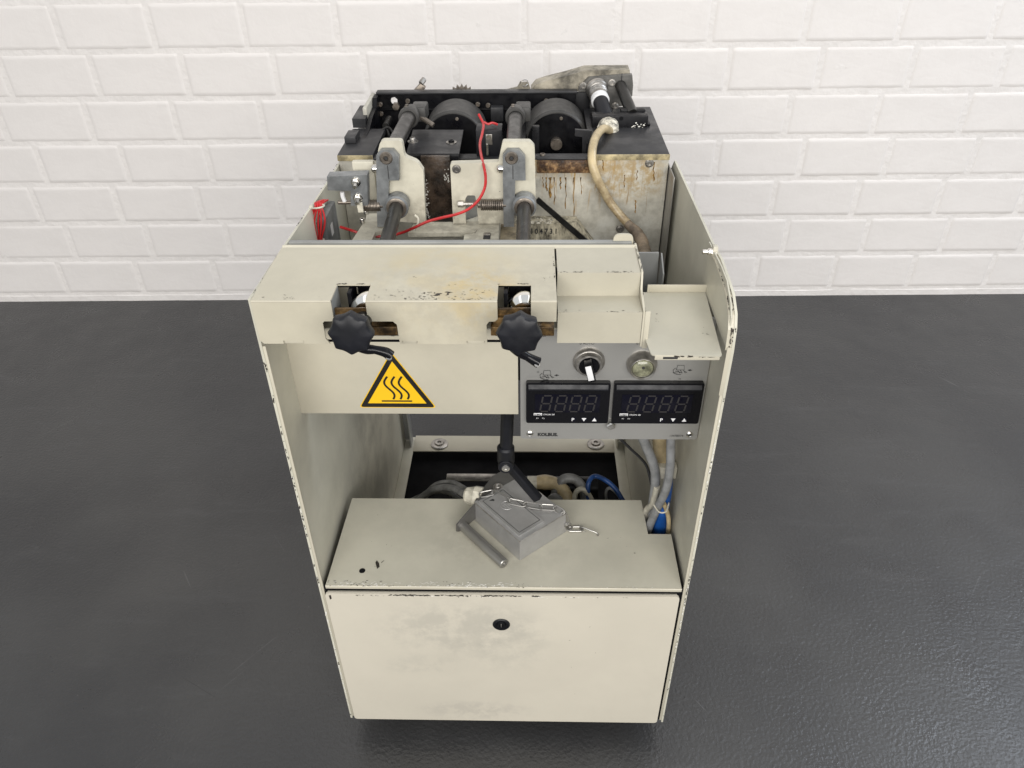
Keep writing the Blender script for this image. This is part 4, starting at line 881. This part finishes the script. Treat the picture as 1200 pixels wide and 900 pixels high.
# ---- knobs, rings, brass bars in the notches
def clampk(x, kz, lev, first):
    yk = -.052
    b = MB()
    b.lathe([(0, 0), (0, .009), (.003, .0185), (.007, .0230), (.016, .0240), (.0190, .0224), (.0205, .0185), (.0212, .010), (.0213, 0)], (x, yk+.016, kz), (0, -1, .10), 96,
            lambda k, s, t_: 1-.125*abs(math.sin(math.pi*k/s*8+.2)) if .001 < t_ < .0200 else 1-.05*abs(math.sin(math.pi*k/s*8+.2)))
    t = b.build('clamp_knob', rubber, T, first)
    b = MB(); b.cyl((x, yk+.014, kz-.008), (x, -.001, kz-.014), .0065, seg=20); b.build('knob_neck', rubber, t)
    b = MB(); P = [at_y(px, py, -.046) for px, py in lev]; b.tube(P, .0045, 12, 6, radii=[.0065, .0055, .0045, .0055, .0060][:len(P)]); b.build('knob_lever', gloss_black, t)
    b = MB(); b.lathe([(0, .0035), (.0008, .0030), (.0010, 0)], P[-1]+Vector((-.0012, -.0045, .0012)), (0, -1, .3), 14); b.build('lever_rivet', steel, t)
    zr = .8352
    b = MB(); b.lathe([(0, 0), (0, .015), (.004, .0185), (.008, .0200), (.016, .0200), (.018, .0190), (.018, 0)], (x+.005, .0085, zr+.0020), (0, 1, 0), 40); b.build('clamp_ring', chrome, T)
    b = MB(); b.box(x-.032, x+.037, .000, .016, .8150, .8262, .0008); b.build('clamp_bar', brass, T)
    b = MB(); b.box(x-.029, x+.014, .0030, .0056, .8385, .8480, .0008); b.box(x-.029, x+.016, .0005, .0065, .8265, .8375, .0008); b.build('clamp_pad', brass, T)
    b = MB(); b.box(x-.028, x+.037, .018, .022, .803, .8135, .0006); b.build('backing_strip', steel_dull, T)
    b = MB(); b.box(x-.018, x-.0135, .022, .05, .80, .856, .0005); b.box(x+.0245, x+.029, .022, .05, .80, .856, .0005); b.box(x-.013, x+.024, .052, .056, .80, .857, .0005); b.build('clamp_housing', black, T)
clampk(-.1435, .8485, [(418, 404), (430, 409), (440, 410), (452, 413), (458, 417)], 'left black clamp knob')
clampk(.0275, .8485, [(598, 402), (608, 412), (618, 418), (627, 423), (631, 425)], 'right black clamp knob')
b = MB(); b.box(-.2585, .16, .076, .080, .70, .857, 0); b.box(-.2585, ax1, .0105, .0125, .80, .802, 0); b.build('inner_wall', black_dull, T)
b = MB(); b.box(ax0, .1, .03, ya-.002, .8045, .806, 0); b.build('inner_sheet', paint_in, T)

# ---- black swing lever hanging below the apron
yl = .118
a_, c_, d_ = at_y(597, 470, yl), at_y(593, 541, yl), at_y(631, 585, yl-.02)
lv = MB().cyl(a_+Vector((0, 0, .05)), c_+Vector((0, 0, .012)), .0092, seg=20).build('swing_handle', rubber, T, 'black cranked handle hanging under the apron')
b = MB(); b.lathe([(0, 0), (0, .010), (.003, .0125), (.028, .0125), (.033, .0095), (.034, 0)], c_+Vector((0, 0, .030)), (0, 0, -1), 20); b.cyl(c_+Vector((0, -.013, 0)), c_+Vector((0, .010, 0)), .0110, seg=20); b.build('handle_joint', rubber, lv)
capscrew(c_+Vector((0, -.013, 0)), (0, -1, 0), .0058, .0022, lv, steel)
d = (d_-c_).normalized(); mm = Matrix.Translation(c_.lerp(d_, .5)) @ d.to_track_quat('X', 'Z').to_matrix().to_4x4(); Ln = (d_-c_).length
b = MB(); b.box(-Ln/2+.004, Ln/2, -.0055, .0055, -.0065, .0065, .0018, mm); b.build('handle_arm', rubber, lv)

# ---- cables at the notch and in the base
def cab(name, pts, r, m, lab=None, radii=None, wob=0): return MB().tube([at_y(px, py, y) for px, py, y in pts], r, 12, 7, radii=radii, wob=wob).build(name, m, T, lab)
cab('grey_cable', [(748, 500, .11), (757, 522, .13), (766, 545, .14), (768, 565, .145), (765, 590, .15), (760, 640, .15)], .0072, grey_c)
cab('grey_cable', [(786, 500, .10), (786, 525, .105), (785, 550, .105), (780, 575, .11), (769, 598, .12), (758, 625, .13), (752, 650, .14)], .0062, grey_c)
cab('blue_cable', [(786, 552, .125), (783, 575, .13), (776, 600, .135), (772, 630, .14), (770, 660, .14)], .0095, blue_m, radii=[.004, .006, .010, .0125, .012])
cab('beige_wire', [(778, 590, .12), (783, 605, .12), (783, 622, .13), (778, 650, .14)], .0035, beige_c)
cab('black_wire', [(722, 510, .16), (740, 527, .17), (757, 545, .17), (764, 570, .16)], .0022, dark_c)
cab('white_wire', [(770, 570, .14), (765, 590, .14), (757, 600, .15), (752, 630, .15)], .005, nylon)
cab('beige_hose', [(773, 500, .16), (775, 530, .165), (778, 545, .17)], .012, beige_c)
v = at_y(782, 552, .15); b = MB(); b.box(v.x-.017, v.x+.014, .145, .16, v.z-.012, v.z+.011, .002); b.build('cable_plug', nylon, T)
v = at_y(775, 596, .11); b = MB(); b.tube([(v.x-.011, .115, v.z+.003), (v.x-.004, .104, v.z-.001), (v.x+.006, .104, v.z), (v.x+.012, .118, v.z+.004)], .0012, 6, 4); b.build('cable_tie', nylon, T)
yv = .30
def fl_(px, py, z): return at_z(px, py, z)
def cabz(name, pts, r, m, wob=0, radii=None): return MB().tube([at_z(*p) for p in pts], r, 12, 7, radii=radii, wob=wob).build(name, m, T)
grey_c = mat('shaded grey cable sheath', (.15, .15, .145), .5, var=.3, vscale=40); blue_m = mat('shaded blue cable sheath', (.01, .05, .18), .45, var=.3, vscale=30)  # darker sheath copies: shade of the base void painted into the colour
cabz('grey_cable', [(478, 600, .30), (498, 580, .33), (515, 572, .35), (532, 573, .37), (546, 580, .395)], .0062, grey_c)
cabz('grey_cable', [(490, 590, .31), (510, 569, .34), (530, 566, .36), (548, 575, .395)], .0050, grey_c)
cabz('grey_cable', [(478, 588, .28), (505, 577, .3), (525, 577, .32), (545, 590, .3)], .0042, grey_c)
b = MB(); p, q = at_z(523, 560, .30), at_z(612, 560, .30); b.box(p.x, q.x, p.y-.006, p.y+.012, .297, .300, .0008); b.build('cable_rail', steel_dull, T)
cabz('beige_hose', [(625, 566, .33), (638, 565, .33), (652, 568, .33), (663, 580, .32), (668, 600, .3)], .012, beige_c, .05, [.011, .0135, .012, .012, .012])
cabz('hose_gland', [(618, 566, .335), (629, 566, .335)], .0125, nylon)
cabz('grey_cable', [(648, 600, .28), (651, 577, .32), (660, 562, .34), (674, 562, .34), (684, 575, .33), (688, 600, .3)], .0085, grey_c)
cabz('beige_wire', [(673, 600, .3), (674, 580, .33), (681, 573, .34), (690, 580, .33), (700, 600, .3)], .0045, nylon)
cabz('grey_cable', [(640, 596, .33), (647, 583, .35), (655, 585, .35), (662, 600, .33)], .006, grey_c)
cabz('blue_cable', [(693, 600, .3), (689, 580, .33), (690, 565, .35), (697, 558, .35), (710, 563, .35), (722, 574, .34), (734, 594, .32)], .0042, blue_m)
cabz('grey_cable', [(714, 600, .3), (710, 580, .33), (714, 572, .34), (724, 580, .33), (735, 600, .3)], .0026, grey_c)
b = MB(); b.cyl((-.03, .30, .30), (.16, .30, .30), .02, seg=20); b.build('cross_tube', black, T)

# ------------------------------------------------------------------ metal hood lying on the shelf
zS = sbz
c_o = at_z(600, 625, zS)
HD = thing('connector_hood', 'grey cast metal connector hood with steel bar handle and chain, lying on the cream shelf', 'connector hood', (c_o.x, c_o.y, zS+.0005))
zt2 = zS+.040
Ab, Bb, Db = at_z(609, 634, zt2), at_z(663, 601, zt2), at_z(556, 588, zt2)
Cb = Db+(Bb-Ab)
def hood_prism(dr, z0, z1, bev):
    b = MB(); cen = (Ab+Bb+Cb+Db)/4
    lo = [Vector((p.x, p.y, z0))+(Vector((p.x, p.y, 0))-Vector((cen.x, cen.y, 0)))*dr for p in (Ab, Bb, Cb, Db)]
    hi = [Vector((p.x, p.y, z1)) for p in (Ab, Bb, Cb, Db)]
    A_ = [b.bm.verts.new(p) for p in lo]; B_ = [b.bm.verts.new(p) for p in hi]
    b.bm.faces.new(A_[::-1]); b.bm.faces.new(B_)
    for k_ in range(4): b.bm.faces.new((A_[k_], A_[(k_+1) % 4], B_[(k_+1) % 4], B_[k_]))
    b._bev(A_+B_, bev, 3); return b
hood_prism(.03, zS+.0005, zt2, .0028).build('hood_body', hood_m, HD)
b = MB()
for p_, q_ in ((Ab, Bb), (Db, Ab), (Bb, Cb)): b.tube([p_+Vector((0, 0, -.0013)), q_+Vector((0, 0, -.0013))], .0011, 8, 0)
b.build('edge_highlight', steel_dull, HD, kind='stuff')  # brighter tubes standing in for the highlight on the hood's top edges
# raised rim panel on top, left two thirds
def lerp4(u_, v_, z): p = Ab.lerp(Bb, u_).lerp(Db.lerp(Cb, u_), v_); return Vector((p.x, p.y, z))
b = MB(); b.prism([lerp4(.05, .06, zt2-.001), lerp4(.58, .06, zt2-.001), lerp4(.58, .95, zt2-.001), lerp4(.05, .95, zt2-.001)], (0, 0, .0040), .0012); pn = b.build('raised_panel', hood_m, HD)
def rim(u0, u1, v0, v1, z, wd_):
    b = MB(); P_ = [lerp4(u0, v0, z), lerp4(u1, v0, z), lerp4(u1, v1, z), lerp4(u0, v1, z)]
    for i_ in range(4): b.tube([P_[i_], P_[(i_+1) % 4]], wd_, 6, 0)
    return b
rim(.095, .535, .105, .905, zt2+.0031, .0008).build('panel_groove', groove_m, pn)
b = MB(); b.prism([lerp4(.10, .11, zt2+.0022), lerp4(.53, .11, zt2+.0022), lerp4(.53, .90, zt2+.0022), lerp4(.10, .90, zt2+.0022)], (0, 0, .0012), .0005); b.build('inset', hood_m, pn)
b = MB(); pc = lerp4(.34, .62, zt2+.0035)
for r_ in (.0095,): b.tube([(pc.x+r_*math.cos(k*math.pi/12), pc.y+r_*.9*math.sin(k*math.pi/12), pc.z) for k in range(25)], .0005, 6, 0)
b.tube([(pc.x-.005, pc.y+.004, pc.z), (pc.x+.004, pc.y-.005, pc.z)], .0005, 6, 0); b.tube([(pc.x-.002, pc.y+.006, pc.z), (pc.x+.006, pc.y-.002, pc.z)], .0005, 6, 0); b.tube([(pc.x-.006, pc.y, pc.z), (pc.x, pc.y-.006, pc.z)], .0005, 6, 0)
b.build('cast_mark', hood_m, pn)
b = MB(); pe = lerp4(.22, .84, zt2+.0036); b.norecalc = True; b.poly([pe+Vector((-.004, -.001, 0)), pe+Vector((.004, -.0015, 0)), pe+Vector((.0045, .0015, 0)), pe+Vector((.0015, .003, 0))]); b.build('arrow_mark', ink, pn)
# rear flange plate leaning up behind the body
F0, F1, F2, F3 = at_y(552, 583, Db.y+.004), at_y(578, 556, Cb.y-.02), at_y(612, 553, Cb.y+.01), at_y(660, 597, Bb.y+.006)
b = MB(); b.prism([(F0.x, F0.y, zS+.003), (F0.x, F0.y, zS+.040), (F1.x, F1.y, zS+.044), (F2.x, F2.y, zS+.044), (F3.x, F3.y, zS+.038), (F3.x, F3.y, zS+.003)], (0, 0, .0), 0) if False else None
dv = (Cb-Db).normalized(); bn = (Db-Ab).normalized()
G = [Db+bn*.001, Db+bn*.012+dv*.018, Cb+bn*.030-dv*.030, Cb+bn*.030-dv*.004, Cb+bn*.002+dv*.001]
b = MB(); b.prism([Vector((p.x, p.y, zt2-.006)) for p in G], (0, 0, .004), .001); b.build('hood_flange', arm_m, HD)
b = MB(); b.prism([Vector((p.x, p.y, zS+.002)) for p in G], (0, 0, .031), .002); b.build('hood_skirt', hood_m, HD)
rv = at_z(583.5, 571, zt2+.0)
b = MB(); b.cyl((rv.x, rv.y, zt2-.003), (rv.x, rv.y, zt2-.0008), .0100, seg=28); b.build('rivet_washer', arm_m, HD)
b = MB(); b.lathe([(0, .0078), (.0016, .0078), (.0018, .0050), (.0045, .0046), (.0056, .0030), (.0048, .0015), (.0048, 0)], (rv.x, rv.y, zt2-.0008), (0, -.15, 1), 24); b.build('rivet', steel_dull, HD)
# lever arm and bar handle at the left end
E0, E1 = Db+bn*.0+Vector((0, 0, 0)), at_z(537, 617, zS+.012)
ar = (Vector((E1.x, E1.y, 0))-Vector((Db.x, Db.y, 0))); arn = ar.normalized(); side = Vector((-arn.y, arn.x, 0))*.0012
P0 = Vector((Db.x, Db.y, 0))+arn*-.012
b = MB(); b.prism([Vector((P0.x, P0.y, zS+.020)), Vector((P0.x, P0.y, zS+.043)), Vector((E1.x, E1.y, zS+.020))+arn*.004, Vector((E1.x, E1.y, zS+.006))+arn*.005, Vector((E1.x, E1.y, zS+.002))+arn*-.002, Vector((Db.x, Db.y, zS+.006))], side*2, .0005)
arm = b.build('lever_arm', arm_m, HD)
h0, h1 = at_z(541, 615, zS+.0095), at_z(591, 661, zS+.0080)
dh_ = (h1-h0).normalized(); h0 = h0-dh_*.003
b = MB(); L_ = (h1-h0).length; b.lathe([(0, 0), (0, .0055), (.001, .0078), (L_-.001, .0078), (L_, .0070), (L_, .0035), (L_-.002, .0032), (L_-.002, 0)], h0, dh_, 28); b.build('bar_handle', steel_brushed, HD)
# nylon gland
g0, g1 = at_z(541, 575, zS+.026), at_z(566, 584, zS+.026)
dg = Vector((.75, -.62, 0)).normalized(); gc = at_z(553, 581, zS+.028)
b = MB(); b.lathe([(-.012, 0), (-.012, .009), (-.009, .0125), (.002, .0150), (.004, .0165), (.016, .0165), (.017, .015), (.017, 0)], gc, Vector((.62, -.12, .0)), 10); b.build('cable_gland', nylon, HD)
# chain
def link(p, q, up, r=.00115, wd=.0046, name='chain_link'):
    p, q, up = Vector(p), Vector(q), Vector(up); d = (q-p); L = d.length; d.normalize(); s = d.cross(up).normalized(); pts = []
    for k_ in range(9):
        a = math.pi*k_/8-math.pi/2; pts.append(q-d*wd+(d*math.cos(a)+s*math.sin(a))*wd)
    for k_ in range(9):
        a = math.pi*k_/8+math.pi/2; pts.append(p+d*wd+(d*math.cos(a)+s*math.sin(a))*wd)
    pts.append(pts[0]); b = MB(); b.tube(pts, r, 8, 0); return b.build(name, steel_brushed, HD)
ch = [(563, 580, .043), (578, 577, .0455), (596, 587, .046), (615, 591, .046), (634, 594, .046), (650, 595, .045), (660, 601, .041), (664.5, 614, .018), (668, 620, .003)]
CP = [at_z(x, y, zS+z) for x, y, z in ch]
for i in range(len(CP)-1):
    p, q = CP[i], CP[i+1]; d = (q-p).normalized(); up = (Vector((0, -.3, 1)) if i % 2 == 0 else Vector((.2, -1, .35)))
    if abs(d.dot(up)) > .9: up = Vector((0, 1, 0))
    link(p-d*.0018, q+d*.0018, up)
p, q = at_z(665, 620, zS+.0022), at_z(683, 620, zS+.0022); link(p, q, (0, 0, 1))
p, q = at_z(680, 619, zS+.004), at_z(701, 627, zS+.0025); link(p, q, (0, 1, .15))
